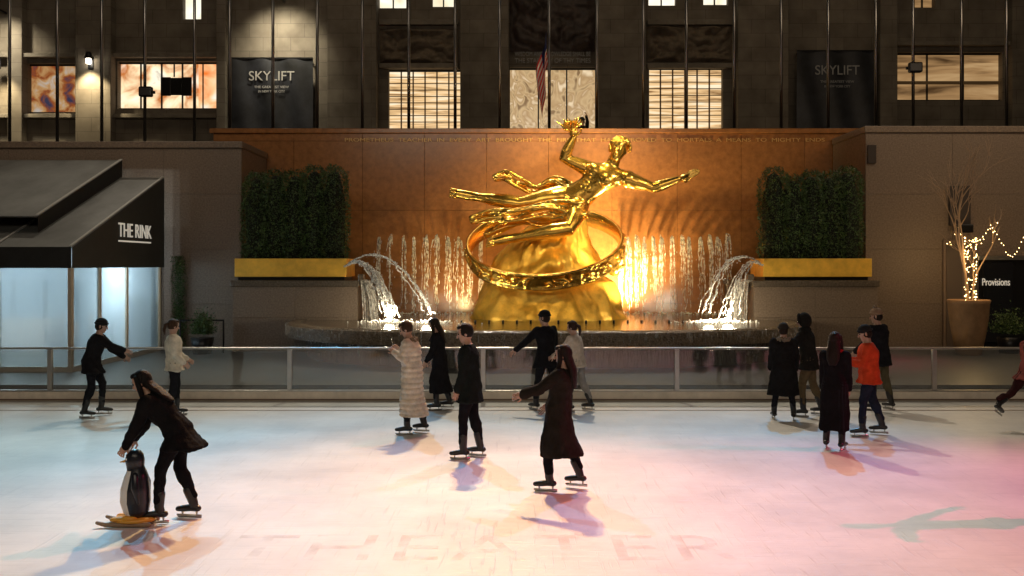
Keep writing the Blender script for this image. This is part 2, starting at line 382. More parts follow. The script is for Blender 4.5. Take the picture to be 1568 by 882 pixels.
# barrier
bar=group('rink_barrier')
box('kickboard',-19,19,YI,YI+.10,0.001,.20,CREAM,bar,.01)
box('kick_cap',-19,19,YI-.03,YI+.13,.202,.225,STEEL,bar,.005)
box('foot_strip',-19,19,YI-.012,YI-.002,.02,.05,M('dark_strip',(.2,.13,.09),.5),bar)
gm=bpy.data.materials.new('barrier_glass'); gm.use_nodes=True; nt=gm.node_tree; nt.nodes.clear()
o_=nt.nodes.new('ShaderNodeOutputMaterial'); t_=nt.nodes.new('ShaderNodeBsdfTransparent'); t_.inputs[0].default_value=(.84,.86,.85,1)
g_=nt.nodes.new('ShaderNodeBsdfGlossy'); g_.inputs[0].default_value=(.9,.9,.9,1); g_.inputs['Roughness'].default_value=.06
d_=nt.nodes.new('ShaderNodeBsdfDiffuse'); d_.inputs[0].default_value=(.5,.48,.45,1)
a1=nt.nodes.new('ShaderNodeMixShader'); a2=nt.nodes.new('ShaderNodeMixShader'); a1.inputs[0].default_value=.07; a2.inputs[0].default_value=.03
nt.links.new(t_.outputs[0],a1.inputs[1]); nt.links.new(g_.outputs[0],a1.inputs[2]); nt.links.new(a1.outputs[0],a2.inputs[1]); nt.links.new(d_.outputs[0],a2.inputs[2]); nt.links.new(a2.outputs[0],o_.inputs[0])
px=[-19,-14.1,-9.3,-4.475,-.58,3.32,8.5,13.4,18.98]
for a,c in zip(px,px[1:]):
    box('glass_panel',a+.05,c-.05,YI+.04,YI+.052,.24,1.03,gm,bar)
for a in px: box('post',a-.045,a+.045,YI+.01,YI+.09,.226,1.04,STEEL,bar,.006)
box('top_rail',-19,19,YI+.015,YI+.085,1.042,1.085,STEEL,bar,.01)
# ---------------- pool
pool=group('fountain_pool')
cx=.85; hw=6.95; yb=27.96; dep=5.1
def outline(s=0.,n=64):
    pts=[]
    for i in range(n+1):
        a=math.pi*i/n; c_,s_=math.cos(a),math.sin(a)
        e=2/2.6
        pts.append((cx-(hw-s)*math.copysign(abs(c_)**e,c_),yb-(dep-s)*abs(s_)**e))
    return pts
def strip(name,o1,z1,o2,z2,mat,smooth=True):
    a=outline(o1);b2=outline(o2);n=len(a)
    return mesh(name,[(x,y,z1) for x,y in a]+[(x,y,z2) for x,y in b2],[(i,i+1,n+i+1,n+i) for i in range(n-1)],mat,pool,smooth)
LIPM=M('pool_lip_wet',(.16,.12,.08),.15,var=.5,vscale=16,bump=.8,bscale=22)
strip('wall_face',.55,.30,.55,.80,WETW)
strip('lip_soffit',.55,.80,0,.86,GRANW)
strip('lip_face',0,.86,-.02,1.17,LIPM)
strip('lip_round',-.02,1.17,.06,1.22,LIPM)
strip('lip_top',.06,1.22,.35,1.215,LIPM)
strip('lip_inner',.35,1.215,.35,1.1,GRANW)
wm=M('pool_water',(.05,.035,.02),.07,bump=.55,bscale=5,spec=.8)
o=outline(.34); mesh('water_surface',[(x,y,1.195) for x,y in o]+[(6.8,27.96,1.195),(6.8,31.98,1.195),(-4.34,31.98,1.195),(-4.34,27.96,1.195)],[tuple(range(len(o)+4))],wm,pool)
FOAM=M('white_water',(.85,.85,.82),.25,var=.1,bump=.5,bscale=30)
def foamalpha(m,sc,lo,hi):
    N=m.node_tree.nodes;L=m.node_tree.links; tc=N.new('ShaderNodeTexCoord');n=N.new('ShaderNodeTexNoise');n.inputs['Scale'].default_value=sc;n.inputs['Detail'].default_value=3
    L.new(tc.outputs['Object'],n.inputs['Vector']); r=N.new('ShaderNodeMapRange'); r.inputs['From Min'].default_value=.38;r.inputs['From Max'].default_value=.6;r.inputs['To Min'].default_value=lo;r.inputs['To Max'].default_value=hi
    L.new(n.outputs['Fac'],r.inputs['Value']); L.new(r.outputs[0],N['Principled BSDF'].inputs['Alpha'])
foamalpha(FOAM,14,.25,1)
THIN=M('thin_water',(.8,.78,.72),.2,bump=.5,bscale=30); foamalpha(THIN,9,.1,.9)
SHEET=M('overflow_water',(.6,.56,.5),.12,bump=.6,bscale=12); foamalpha(SHEET,7,0,.4)
of=outline(-.03,180)
fs_v=[];fs_f=[]
for i in range(0,180):
    for q in range(3):
        t=random.random(); x=of[i][0]*(1-t)+of[i+1][0]*t; y=of[i][1]*(1-t)+of[i+1][1]*t
        w=random.uniform(.006,.02); zt=1.18; zb=zt-random.uniform(.1,.33)
        k=len(fs_v); fs_v+=[(x-w,y,zt),(x+w,y,zt),(x+w*.5,y-.02,zb),(x-w*.5,y-.02,zb)]; fs_f.append((k,k+1,k+2,k+3))
of=outline(.5,180)
for i in range(0,180):
    for q in range(2):
        t=random.random(); x=of[i][0]*(1-t)+of[i+1][0]*t; y=of[i][1]*(1-t)+of[i+1][1]*t
        w=random.uniform(.006,.03); zt=.82; zb=zt-random.uniform(.1,.5)
        k=len(fs_v); fs_v+=[(x-w,y,zt),(x+w,y,zt),(x+w*.4,y,zb),(x-w*.4,y,zb)]; fs_f.append((k,k+1,k+2,k+3))
mesh('overflow',fs_v,fs_f,SHEET,pool)
for i in range(22):
    xx=-3.2+i*.37
    cyl('nozzle',xx,26.6,1.19,1.26,.03,BLACKM,pool,n=8)
# ---------------- red granite wall
rw=group('red_granite_wall')
WY=32.0; ztop=mz(197,WY)
box('core',-9.6,11.6,WY+.06,WY+.55,-.04,ztop-.02,REDJ,rw)
xs=[-9.6]+[mx(p,WY) for p in (450,555,650,745,840,937,1037,1135,1232)]+[11.6]
zs=[0.31,1.5,mz(425,WY),mz(322,WY),mz(216,WY),ztop-.16]
for i in range(len(xs)-1):
    for j in range(len(zs)-1):
        box('panel',xs[i]+.004,xs[i+1]-.004,WY,WY+.058,zs[j]+.004,zs[j+1]-.004,REDG,rw,.004)
box('coping',-9.7,11.7,WY-.10,WY+.6,ztop-.155,ztop,REDG,rw,.02)
text('inscription','PROMETHEUS  TEACHER  IN  EVERY  ART  BROUGHT  THE  FIRE  THAT  HATH  PROVED  TO  MORTALS  A  MEANS  TO  MIGHTY  ENDS',(mx(895,WY),WY-.02,mz(217,WY)),.17,GOLDL,rw,wid=mx(1262,WY)-mx(528,WY))
# ---------------- flank walls
def flank(name,x0,x1,y0,y1,z1,mat,inner):
    gg=group(name); box('core',x0+.02,x1-.02,y0+.06,y1,.28,z1-.18,REDJ,gg)
    nx=max(1,round((x1-x0)/2.4)); zz=[.3,1.6,3.2,4.8,z1-.2]
    for i in range(nx):
        for j in range(len(zz)-1):
            box('panel',x0+(x1-x0)*i/nx+.003,x0+(x1-x0)*(i+1)/nx-.003,y0,y0+.058,zz[j]+.003,zz[j+1]-.003,mat,gg,.003)
    xi=x1 if inner>0 else x0
    box('return_face',min(xi,xi-.03*inner),max(xi,xi-.03*inner),y0+.06,y1,.3,z1-.2,mat,gg)
    box('coping',x0-.04,x1+.04,y0-.06,y1,z1-.19,z1,mat,gg,.02)
    return gg
fl=flank('granite_wall',-26,-7.88,29,31.95,6.33,GRAN,1)
fr=flank('granite_wall',10.3,28,29,31.95,6.78,GRAN,-1)
for nm,x0,x1 in (('planter_ledge',-7.86,-4.35),('planter_ledge',6.82,10.28)):
    gg=group(nm); n=2
    for i in range(n): 
        for a,c in ((.3,1.25),(1.256,2.12)):
            box('face',x0+(x1-x0)*i/n+.003,x0+(x1-x0)*(i+1)/n-.003,28,28.06,a,c,GRAN,gg,.004)
    box('core',x0+.01,x1-.01,28.061,31.98,.3,2.12,REDJ,gg)
    box('side_face',x0,x0+.009,28.061,31.9,.3,2.12,GRAN,gg); box('side_face',x1-.009,x1,28.061,31.9,.3,2.12,GRAN,gg)
    box('cap',x0-.05,x1+.05,27.94,31.98,2.122,2.30,GRANW,gg,.02)
def leafcloud(name,n,samp,size,mat,parent,mat2=None):
    vs=[];fs=[];mi=[]
    for i in range(n):
        p=V(samp()); a=V((random.gauss(0,1),random.gauss(0,1),random.gauss(0,1))).normalized(); b2=a.orthogonal().normalized(); b2.rotate(Matrix.Rotation(random.random()*6.28,3,a))
        s=size*random.uniform(.6,1.4); c_=a.cross(b2); k=len(vs)
        vs+=[p-b2*s,p+c_*s*.4,p+b2*s,p-c_*s*.4]; fs.append((k,k+1,k+2,k+3)); mi.append(random.random()<.35)
    return mesh(name,vs,fs,mat,parent,False,[mat,mat2 or mat],[int(q) for q in mi])
LEAF2=M('hedge_leaf_light',(.06,.11,.025),.5,var=.4,vscale=3)
for sx,(x0,x1) in enumerate(((-7.72,-4.80),(7.22,10.05))):
    gg=group('planter_box')
    zt=2.92; zb=2.40
    box('front',x0-.12,x1+.12,28.12,28.17,zb,zt,BRASS,gg,.015); box('back',x0-.12,x1+.12,29.6,29.65,zb,zt,BRASS,gg,.01)
    box('left_side',x0-.12,x0-.07,28.172,29.598,zb,zt,BRASS,gg); box('right_side',x1+.07,x1+.12,28.172,29.598,zb,zt,BRASS,gg)
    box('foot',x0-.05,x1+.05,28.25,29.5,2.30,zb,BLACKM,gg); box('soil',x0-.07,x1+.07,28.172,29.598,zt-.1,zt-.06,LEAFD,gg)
    hg=group('hedge'); cols=[x0+.35+(x1-x0-.7)*i/4 for i in range(5)]; hts=[random.uniform(5.3,5.6) for _ in cols]
    for cxx,h in zip(cols,hts):
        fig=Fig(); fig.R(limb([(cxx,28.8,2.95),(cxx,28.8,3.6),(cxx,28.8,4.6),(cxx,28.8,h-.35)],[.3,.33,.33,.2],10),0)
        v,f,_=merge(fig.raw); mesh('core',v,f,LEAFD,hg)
    def samp():
        i=random.randrange(5); a=random.uniform(0,6.283); z=random.uniform(2.9,hts[i])
        r=(.40+.05*noise.noise(V((cols[i]*3,z*3,a))))*(1 if z<hts[i]-.4 else max(.12,(hts[i]-z)/.4)**.4)+.10*noise.noise(V((math.cos(a)*2+i,math.sin(a)*2,z*4)))
        r+=random.gauss(0,.03)
        return (cols[i]+r*math.cos(a),28.8+r*1.35*math.sin(a),z+random.gauss(0,.04))
    leafcloud('foliage',26000,samp,.034,LEAF,hg,LEAF2)
# ---------------- plaza
box('upper_plaza',-60,60,32.56,46,5.7,6.0,PAVE,None)
box('upper_plaza',-60,-9.62,31.96,32.55,5.7,6.0,PAVE,None); box('upper_plaza',11.62,60,31.96,32.55,5.7,6.0,PAVE,None)
# ---------------- facade
BY=45.0
def bx(p): return mx(p,BY)
def bz(p): return mz(p,BY)
tower=group('limestone_tower')
bl=bpy.data.materials.new('limestone_blocks'); bl.use_nodes=True; N=bl.node_tree.nodes;L=bl.node_tree.links;b=N['Principled BSDF']; b.inputs['Roughness'].default_value=.85
tc=N.new('ShaderNodeTexCoord'); mp=N.new('ShaderNodeMapping'); mp.inputs['Rotation'].default_value=(math.pi/2,0,0); L.new(tc.outputs['Object'],mp.inputs[0])
br=N.new('ShaderNodeTexBrick'); br.inputs['Scale'].default_value=1; br.inputs['Brick Width'].default_value=1.25; br.inputs['Row Height'].default_value=.62; br.inputs['Mortar Size'].default_value=.009
br.inputs['Color1'].default_value=(.20,.17,.135,1);br.inputs['Color2'].default_value=(.165,.14,.11,1);br.inputs['Mortar'].default_value=(.09,.075,.06,1)
L.new(mp.outputs[0],br.inputs['Vector']); nn=N.new('ShaderNodeTexNoise'); nn.inputs['Scale'].default_value=1.2; nn.inputs['Detail'].default_value=8; L.new(tc.outputs['Object'],nn.inputs['Vector'])
mu=N.new('ShaderNodeMixRGB'); mu.blend_type='MULTIPLY'; mu.inputs[0].default_value=.7; L.new(br.outputs[0],mu.inputs[1]); rr=N.new('ShaderNodeValToRGB'); rr.color_ramp.elements[0].position=.3;rr.color_ramp.elements[0].color=(.45,.42,.38,1); rr.color_ramp.elements[1].position=.65
L.new(nn.outputs['Fac'],rr.inputs[0]); L.new(rr.outputs[0],mu.inputs[2]); L.new(mu.outputs[0],b.inputs['Base Color'])
def wall_holes(name,x0,x1,z0,z1,y,holes,mat,parent,rev=.45):
    X=sorted(set([x0,x1]+[h[0] for h in holes]+[h[1] for h in holes])); Z=sorted(set([z0,z1]+[h[2] for h in holes]+[h[3] for h in holes]))
    vs=[];fs=[]
    def q(*p): k=len(vs); vs.extend(p); fs.append((k,k+1,k+2,k+3))
    for a,c in zip(X,X[1:]):
        for e,f in zip(Z,Z[1:]):
            mxx,mzz=(a+c)/2,(e+f)/2
            if any(h[0]<mxx<h[1] and h[2]<mzz<h[3] for h in holes): continue
            q((a,y,e),(c,y,e),(c,y,f),(a,y,f))
    for h in holes:
        a,c,e,f=h; q((a,y,e),(a,y,f),(a,y+rev,f),(a,y+rev,e)); q((c,y,e),(c,y+rev,e),(c,y+rev,f),(c,y,f)); q((a,y,f),(c,y,f),(c,y+rev,f),(a,y+rev,f)); q((a,y,e),(a,y+rev,e),(c,y+rev,e),(c,y,e))
    return mesh(name,vs,fs,mat,parent)
GLB=emis_noise('lit_cast_glass',[(.22,.11,.04),(.85,.55,.26),(1,.85,.6)],1.0,1.1,(.5,1,7.))
GLC=emis_noise('lit_relief_glass',[(.25,.15,.07),(.62,.43,.22),(.45,.28,.13),(.85,.66,.42)],1.3,1.0,(1.,1,.8),detail=1.5,dist=2.5)
GLD=emis_noise('display_window',[(.05,.03,.02),(1,.9,.7),(1,.75,.45),(.5,.15,.03),(1,.8,.6)],.7,1.2,(1,1,1.))
GLP=emis_noise('poster_window',[(.05,.05,.12),(.5,.12,.02),(.9,.5,.2),(.9,.8,.7)],1.6,.5)
GLR=emis_noise('shop_interior',[(.08,.04,.015),(.42,.24,.10),(.65,.42,.2)],.8,.8,(.35,1,3.))
GLW=emis_noise('office_window',[(.7,.6,.4),(1,.95,.8)],1,1.4)
GLK=M('dark_glass',(.012,.013,.016),.08)
wins=[('glass_block',595,705,106,300,GLB),('glass_block',994,1107,103,300,GLB),('entrance_screen',781,912,103,300,GLC),
      ('display_window',180,340,94,167,GLD),('display_window',42,122,97,173,GLP),('shop_window',1368,1535,80,154,GLR),
      ('office_window',280,308,-20,30,GLW),('office_window',580,622,-60,13,GLW),('office_window',662,695,-60,11,GLW),('office_window',993,1035,-60,9,GLW),('office_window',1077,1115,-60,8,GLW),('office_window',1400,1432,-60,12,GLR)]
holes=[]
for nm,a,c,t,bo,mt in wins: holes.append((bx(a),bx(c),bz(bo),bz(t)))
random.seed(3)
for row in range(7):
    z=17.5+row*3.6
    for p in list(range(-700,2300,80)):
        holes_x=(bx(p),bx(p+38)); holes.append((holes_x[0],holes_x[1],z,z+2.1)); wins.append(('office_window',p,p+38,z,z+2.1,GLW if random.random()<.25 else GLK))
wall_holes('wall',-58,58,5.9,46,BY,holes,bl,tower)
BRB=M('bronze_bar',(.2,.12,.06),.5)
for i,(h,w) in enumerate(zip(holes,wins)):
    yy=BY+.4
    mesh(w[0]+'_pane',[(h[0],yy,h[2]),(h[1],yy,h[2]),(h[1],yy,h[3]),(h[0],yy,h[3])],[(0,1,2,3)],w[5],tower)
    if i<12:
        nv={0:6,1:6,2:3,3:5,4:2,5:3}.get(i,2)
        for j in range(1,nv): 
            xx=h[0]+(h[1]-h[0])*j/nv; box('mullion',xx-.03,xx+.03,yy-.12,yy-.02,h[2],h[3],BRB if i<2 else BLACKM,tower)
        for z in (h[2],h[3]-.08): box('frame',h[0],h[1],yy-.14,yy-.121,z,z+.08,BLACKM,tower)
        if i in (0,1):
            for j in range(1,9): zz=bz(195)+(h[3]-bz(195))*j/9; box('transom',h[0],h[1],yy-.018,yy-.008,zz-.02,zz+.02,BRB,tower)
for a,c,pr in ((-60,-20,.5),(20,42,.5),(124,178,.6),(340,354,.9),(486,505,.5),(506,580,.8),(706,779,.8),(913,985,.8),(1124,1200,.8),(1338,1364,.8),(1540,1600,.6),(1700,1760,.6),(-240,-180,.6)):
    box('pilaster',bx(a),bx(c),BY-pr,BY-.002,5.9,46,bl,tower,.03)
RELM=M('carved_relief',(.13,.10,.07),.8,var=.4,vscale=2.5,bump=1.,bscale=3)
REL2=M('portal_relief',(.05,.035,.03),.6,var=.6,vscale=2,bump=1.,bscale=4)
def relief(name,x0,x1,z0,z1,y,mat,amp,seed):
    nx,nz=70,40; vs=[];fs=[]
    for j in range(nz+1):
        for i in range(nx+1):
            x=x0+(x1-x0)*i/nx; z=z0+(z1-z0)*j/nz
            d=abs(noise.noise(V((x*.9+seed,z*1.3,0))))*amp*2+abs(noise.noise(V((x*2.2,z*3+seed,4))))*amp*.6
            e=min(i,nx-i,(j)*2,(nz-j)*2)/6; vs.append((x,y-d*min(1,e),z))
    for j in range(nz):
        for i in range(nx): k=j*(nx+1)+i; fs.append((k,k+1,k+nx+2,k+nx+1))
    return mesh(name,vs,fs,mat,tower,True)
relief('relief_panel',bx(582),bx(702),bz(97),bz(45),BY-.05,RELM,.35,1)
relief('relief_panel',bx(990),bx(1121),bz(95),bz(40),BY-.05,RELM,.35,9)
relief('portal_relief',bx(781),bx(911),bz(80),bz(-40),BY-.1,REL2,.4,5)
text('portal_text','WISDOM AND KNOWLEDGE SHALL BE',(bx(846),BY-.3,bz(88)),.28,GREYL,tower,wid=3.4)
text('portal_text','THE STABILITY OF THY TIMES',(bx(846),BY-.3,bz(98)),.28,GREYL,tower,wid=3.4)
for (a,c) in ((582,702),(990,1121)):
    box('lintel',bx(a),bx(c),BY-.35,BY-.003,bz(106),bz(99),LIME,tower,.02); box('sill',bx(a),bx(c),BY-.3,BY-.003,bz(40),bz(32),LIME,tower,.02)
box('ledge',-57,bx(338),BY-.4,BY-.004,bz(90),bz(84),LIME,tower,.02); box('ledge',bx(1365),57,BY-.4,BY-.004,bz(72),bz(66),LIME,tower,.02)
box('ledge',-57,bx(338),BY-.35,BY-.004,bz(182),bz(176),LIME,tower,.02)
def banner(x0,x1,z0,z1,s):
    gg=group('poster_banner'); y=BY-.7
    vs=[];fs=[]; n=24
    for j in range(n+1):
        for i in range(n+1):
            vs.append((x0+(x1-x0)*i/n,y+.04*math.sin(i*.7+j*.2),z0+(z1-z0)*j/n))
    for j in range(n):
        for i in range(n): k=j*(n+1)+i; fs.append((k,k+1,k+n+2,k+n+1))
    mesh('cloth',vs,fs,M('banner_print',(.014,.015,.02),.5,var=.9,vscale=.9,bump=.1),gg,True)
    c_=(x0+x1)/2
    text('title','SKYLIFT',(c_,y-.06,z1-.20*(z1-z0)),.6,s,gg,wid=(x1-x0)*.55); text('subtitle','THE GREATEST VIEW',(c_,y-.06,z1-.27*(z1-z0)),.15,s,gg,wid=(x1-x0)*.42); text('subtitle','IN NEW YORK CITY',(c_,y-.06,z1-.31*(z1-z0)),.15,s,gg,wid=(x1-x0)*.32)
    box('rod',x0,x1,y-.03,y+.03,z1,z1+.06,BLACKM,gg); 
    for xx in (x0+.2,x1-.2): box('bracket',xx-.03,xx+.03,y+.03,BY-.005,z1,z1+.05,BLACKM,gg)
banner(bx(360),bx(484),bz(260),bz(95),GREYB); banner(bx(1213),bx(1334),bz(260),bz(84),GREYL)
g2=group('window_sign'); yy=BY+.15
box('board',bx(244),bx(292),yy,yy+.05,bz(145),bz(118),BLACKM,g2,.2)
for a,c,t,bo in ((244,260,117,150),(276,292,117,150)): box('scroll',bx(a),bx(c),yy-.01,yy+.06,bz(bo-4),bz(t),BLACKM,g2,.25)
box('hanger',bx(264),bx(266),yy,yy+.04,bz(117),bz(95),BLACKM,g2)
box('window_poster',bx(301),bx(339),BY+.3,BY+.32,bz(166),bz(95),emis_noise('orange_poster',[(.9,.2,.03),(1,.6,.3),(1,.9,.75)],1.,1.1),None)
box('window_shelf',bx(1370),bx(1534),BY+.2,BY+.24,bz(128),bz(123),M('shelf',(.3,.2,.1)),tower)
for p in (8,148):
    gg=group('wall_sconce'); x=bx(p); y=BY-.85
    box('back_plate',x-.12,x+.12,y+.2,y+.248,bz(110),bz(92),BLACKM,gg,.02); cyl('shade',x,y,bz(96),bz(86),.16,BLACKM,gg,.11); cyl('bulb',x,y,bz(103),bz(96)-.005,.10,LAMPW,gg)
    l=bpy.data.lights.new('sconce_light','SPOT'); l.energy=1100; l.color=(1,.82,.5); l.spot_size=1.7; l.spot_blend=.8; l.shadow_soft_size=.1; o=bpy.data.objects.new('sconce_light',l); link(o,gg); o.location=(x,y-.3,bz(104)); o.rotation_euler=(math.radians(12),0,0)
def spot(name,loc,tgt,E,col,ang=60,blend=.6,size=.3,parent=None):
    l=bpy.data.lights.new(name,'SPOT'); l.energy=E; l.color=col; l.spot_size=math.radians(ang); l.spot_blend=blend; l.shadow_soft_size=size
    o=bpy.data.objects.new(name,l); link(o,parent); o.location=loc; o.rotation_euler=(V(tgt)-V(loc)).to_track_quat('-Z','Y').to_euler(); return o
def area(name,loc,tgt,E,col,sx,sy,parent=None):
    l=bpy.data.lights.new(name,'AREA'); l.shape='RECTANGLE'; l.size=sx; l.size_y=sy; l.energy=E; l.color=col
    o=bpy.data.objects.new(name,l); link(o,parent); o.location=loc; o.rotation_euler=(V(tgt)-V(loc)).to_track_quat('-Z','Y').to_euler(); return o
def point(name,loc,E,col,size=.1,parent=None):
    l=bpy.data.lights.new(name,'POINT'); l.energy=E; l.color=col; l.shadow_soft_size=size
    o=bpy.data.objects.new(name,l); link(o,parent); o.location=loc; return o
for p,q,E in ((10,22,1300),(436,4,1700)):
    gg=group('flood_light'); x=bx(p); z=bz(q); y=BY-2.2
    box('housing',x-.3,x+.3,y,y+.2,z-.1,z+.15,BLACKM,gg,.03); box('lens',x-.26,x+.26,y-.02,y+.18,z-.14,z-.105,LAMPW,gg); box('arm',x-.04,x+.04,y+.2,BY-.01,z,z+.08,BLACKM,gg)
    spot('flood',(x,y,z-.2),(x,BY+.6,z-3),E,(1,.9,.66),100,1.,.2,gg)
poles=[-60,15,88,156,222,298,352,418,486,555,626,697,765,841,914,985,1051,1124,1196,1268,1341,1398,1472,1541,1612,1680]
PY=33.4
for p in poles:
    gg=group('flagpole'); x=mx(p,PY)
    cyl('shaft',x,PY,6.0,17.5,.055,POLEM,gg,.045); cyl('base',x,PY,6.0,6.25,.11,BLACKM,gg,.08); v,f=ball((x,PY,17.6),.1); mesh('finial',v,f,GOLD,gg,True)
    if p in (222,1398):
        zc=mz(142 if p==222 else 105,PY); xo=x+(.1 if p==222 else 0)
        box('spotlight_head',xo-.22,xo+.22,PY-.3,PY-.06,zc-.17,zc+.17,BLACKM,gg,.05); box('spotlight_yoke',xo-.27,xo+.27,PY-.058,PY-.051,zc-.05,zc+.05,BLACKM,gg)
fm=bpy.data.materials.new('flag_stripes'); fm.use_nodes=True; N=fm.node_tree.nodes; L=fm.node_tree.links; b=N['Principled BSDF']; b.inputs['Roughness'].default_value=.8
uvn=N.new('ShaderNodeTexCoord'); sp=N.new('ShaderNodeSeparateXYZ'); L.new(uvn.outputs['UV'],sp.inputs[0])
m1=N.new('ShaderNodeMath'); m1.operation='MULTIPLY'; m1.inputs[1].default_value=6.5; L.new(sp.outputs[1],m1.inputs[0]); m2=N.new('ShaderNodeMath'); m2.operation='FRACT'; L.new(m1.outputs[0],m2.inputs[0]); m4=N.new('ShaderNodeMath'); m4.operation='GREATER_THAN'; m4.inputs[1].default_value=.5; L.new(m2.outputs[0],m4.inputs[0])
mc=N.new('ShaderNodeMixRGB'); mc.inputs[1].default_value=(.6,.04,.04,1); mc.inputs[2].default_value=(.8,.76,.7,1); L.new(m4.outputs[0],mc.inputs[0])
u1=N.new('ShaderNodeMath'); u1.operation='LESS_THAN'; u1.inputs[1].default_value=.4; L.new(sp.outputs[0],u1.inputs[0]); u2=N.new('ShaderNodeMath'); u2.operation='GREATER_THAN'; u2.inputs[1].default_value=.46; L.new(sp.outputs[1],u2.inputs[0]); u3=N.new('ShaderNodeMath'); u3.operation='MULTIPLY'; L.new(u1.outputs[0],u3.inputs[0]); L.new(u2.outputs[0],u3.inputs[1])
mc2=N.new('ShaderNodeMixRGB'); mc2.inputs[2].default_value=(.03,.04,.14,1); L.new(u3.outputs[0],mc2.inputs[0]); L.new(mc.outputs[0],mc2.inputs[1]); L.new(mc2.outputs[0],b.inputs['Base Color'])
me=bpy.data.meshes.new('american_flag'); nu,nv=30,24; vs=[];fs=[]
x0=mx(841,PY)-.03
for j in range(nv+1):
    for i in range(nu+1):
        u=i/nu;v=j/nv
        drop=u*2.3; zz=mz(48,PY)-(1-v)*1.1-drop*.86
        xx=x0-.02-(.26*math.sin(min(1,u*1.3)*1.6))*(.5+.5*v)-.05*math.sin(u*9+v*2)
        vs.append((xx-.14*v*u,PY-.06+.10*math.sin(u*8+v*7),zz))
for j in range(nv):
    for i in range(nu): k=j*(nu+1)+i; fs.append((k,k+1,k+nu+2,k+nu+1))
me.from_pydata(vs,[],fs); uv=me.uv_layers.new(name='UVMap')
for lp in me.loops: vi=lp.vertex_index; uv.data[lp.index].uv=((vi%(nu+1))/nu,(vi//(nu+1))/nv)
me.materials.append(fm); me.polygons.foreach_set('use_smooth',[True]*len(me.polygons)); link(bpy.data.objects.new('american_flag',me))
# ---------------- tent
tent=group('rink_tent'); TX=-10.0; Ty0=22.6; Ty1=28.6; ze=3.15; zt=5.25; zv=2.67
def slab(name,p,th,mat,parent):
    top=[V(q) for q in p]; bo=[q-V((0,0,th)) for q in top]; n=len(top)
    return mesh(name,top+bo,[tuple(range(n)),tuple(range(2*n-1,n-1,-1))]+[(i,n+i,n+(i+1)%n,(i+1)%n) for i in range(n)],mat,parent)
SEAM=M('seam_trim',(.4,.4,.38),.4)
slab('roof_canvas',[(-19,Ty0,ze),(TX,Ty0,ze),(TX,Ty1,zt),(-19,Ty1,zt)],.03,CANV,tent)
mesh('side_panel',[(TX+.01,Ty0,zv),(TX+.01,Ty1,zv),(TX+.01,Ty1,zt-.02),(TX+.01,Ty0,ze-.02)],[(0,1,2,3)],CANVB,tent)
box('front_valance',-19,TX,Ty0-.02,Ty0-.01,zv,ze,CANVB,tent)
for i in range(6):
    xx=TX-.03-i*1.75; slab('roof_seam',[(xx-.03,Ty0,ze+.03),(xx+.03,Ty0,ze+.03),(xx+.03,Ty1,zt+.03),(xx-.03,Ty1,zt+.03)],.025,SEAM,tent)
text('tent_sign','THE RINK',(TX+.02,26.4,3.46),.52,WHITEP,tent,rot=(math.pi/2,0,math.pi/2),wid=2.3)
box('sign_underline',TX+.012,TX+.03,25.25,27.5,3.33,3.37,WHITEP,tent)
t2=group('entry_canopy')
slab('roof_canvas',[(-19,23.6,3.9),(-11.25,23.6,3.9),(-11.25,28.7,5.76),(-19,28.7,5.76)],.03,CANV,t2)
mesh('side_panel',[(-11.24,23.6,3.4),(-11.24,28.7,4.9),(-11.24,28.7,5.74),(-11.24,23.6,3.88)],[(0,1,2,3)],CANVB,t2)
slab('edge_trim',[(-11.3,23.6,3.935),(-11.22,23.6,3.935),(-11.22,28.7,5.795),(-11.3,28.7,5.795)],.03,SEAM,t2)
for yy in (Ty0+.06,24.2,25.9,28.3): box('post',TX-.09,TX+.005,yy-.06,yy+.06,.3,zv+.02,WOODP,tent,.008)
for xx in (-11.7,-13.4,-15.1,-17): box('post',xx-.06,xx+.06,Ty0,Ty0+.11,.3,zv+.02,WOODP,tent,.008)
box('floor_rail',-19,TX,Ty0+.02,Ty0+.08,.3,.42,WOODP,tent); box('floor_rail',TX-.07,TX-.01,Ty0+.12,28.3,.3,.42,WOODP,tent)
pm=bpy.data.materials.new('clear_vinyl_panel'); pm.use_nodes=True; nt=pm.node_tree; nt.nodes.clear()
o_=nt.nodes.new('ShaderNodeOutputMaterial'); t_=nt.nodes.new('ShaderNodeBsdfTransparent'); t_.inputs[0].default_value=(.8,.87,.9,1); tr=nt.nodes.new('ShaderNodeBsdfTranslucent'); tr.inputs[0].default_value=(.75,.86,.92,1)
gl=nt.nodes.new('ShaderNodeBsdfGlossy'); gl.inputs['Roughness'].default_value=.15
a1=nt.nodes.new('ShaderNodeMixShader'); a1.inputs[0].default_value=.3; a2=nt.nodes.new('ShaderNodeMixShader'); a2.inputs[0].default_value=.06
nt.links.new(t_.outputs[0],a1.inputs[1]); nt.links.new(tr.outputs[0],a1.inputs[2]); nt.links.new(a1.outputs[0],a2.inputs[1]); nt.links.new(gl.outputs[0],a2.inputs[2]); nt.links.new(a2.outputs[0],o_.inputs[0])
box('front_panel',-18.9,TX-.1,Ty0+.04,Ty0+.05,.42,zv,pm,tent); box('side_window_panel',TX-.05,TX-.04,Ty0+.13,28.3,.42,zv,pm,tent)
TW=M('tent_lining',(.5,.56,.6),.8,var=.25,vscale=1.5)
box('inner_wall',-19,TX-.3,28.4,28.5,.3,zv+1.,TW,tent); box('inner_partition',-19.1,-19,Ty0,28.5,.3,4,TW,tent)
WP=M('wood_post',(.3,.16,.08),.6)
for i in range(4): cyl('turnstile_post',-11.4+i*.28,24.4+.2*i,.3,1.3+.2*(i%2),.07,WP,tent,.05)
box('counter',-16,-12.3,26.5,27.1,.3,1.3,M('counter_wood',(.35,.25,.17),.6),tent,.02)
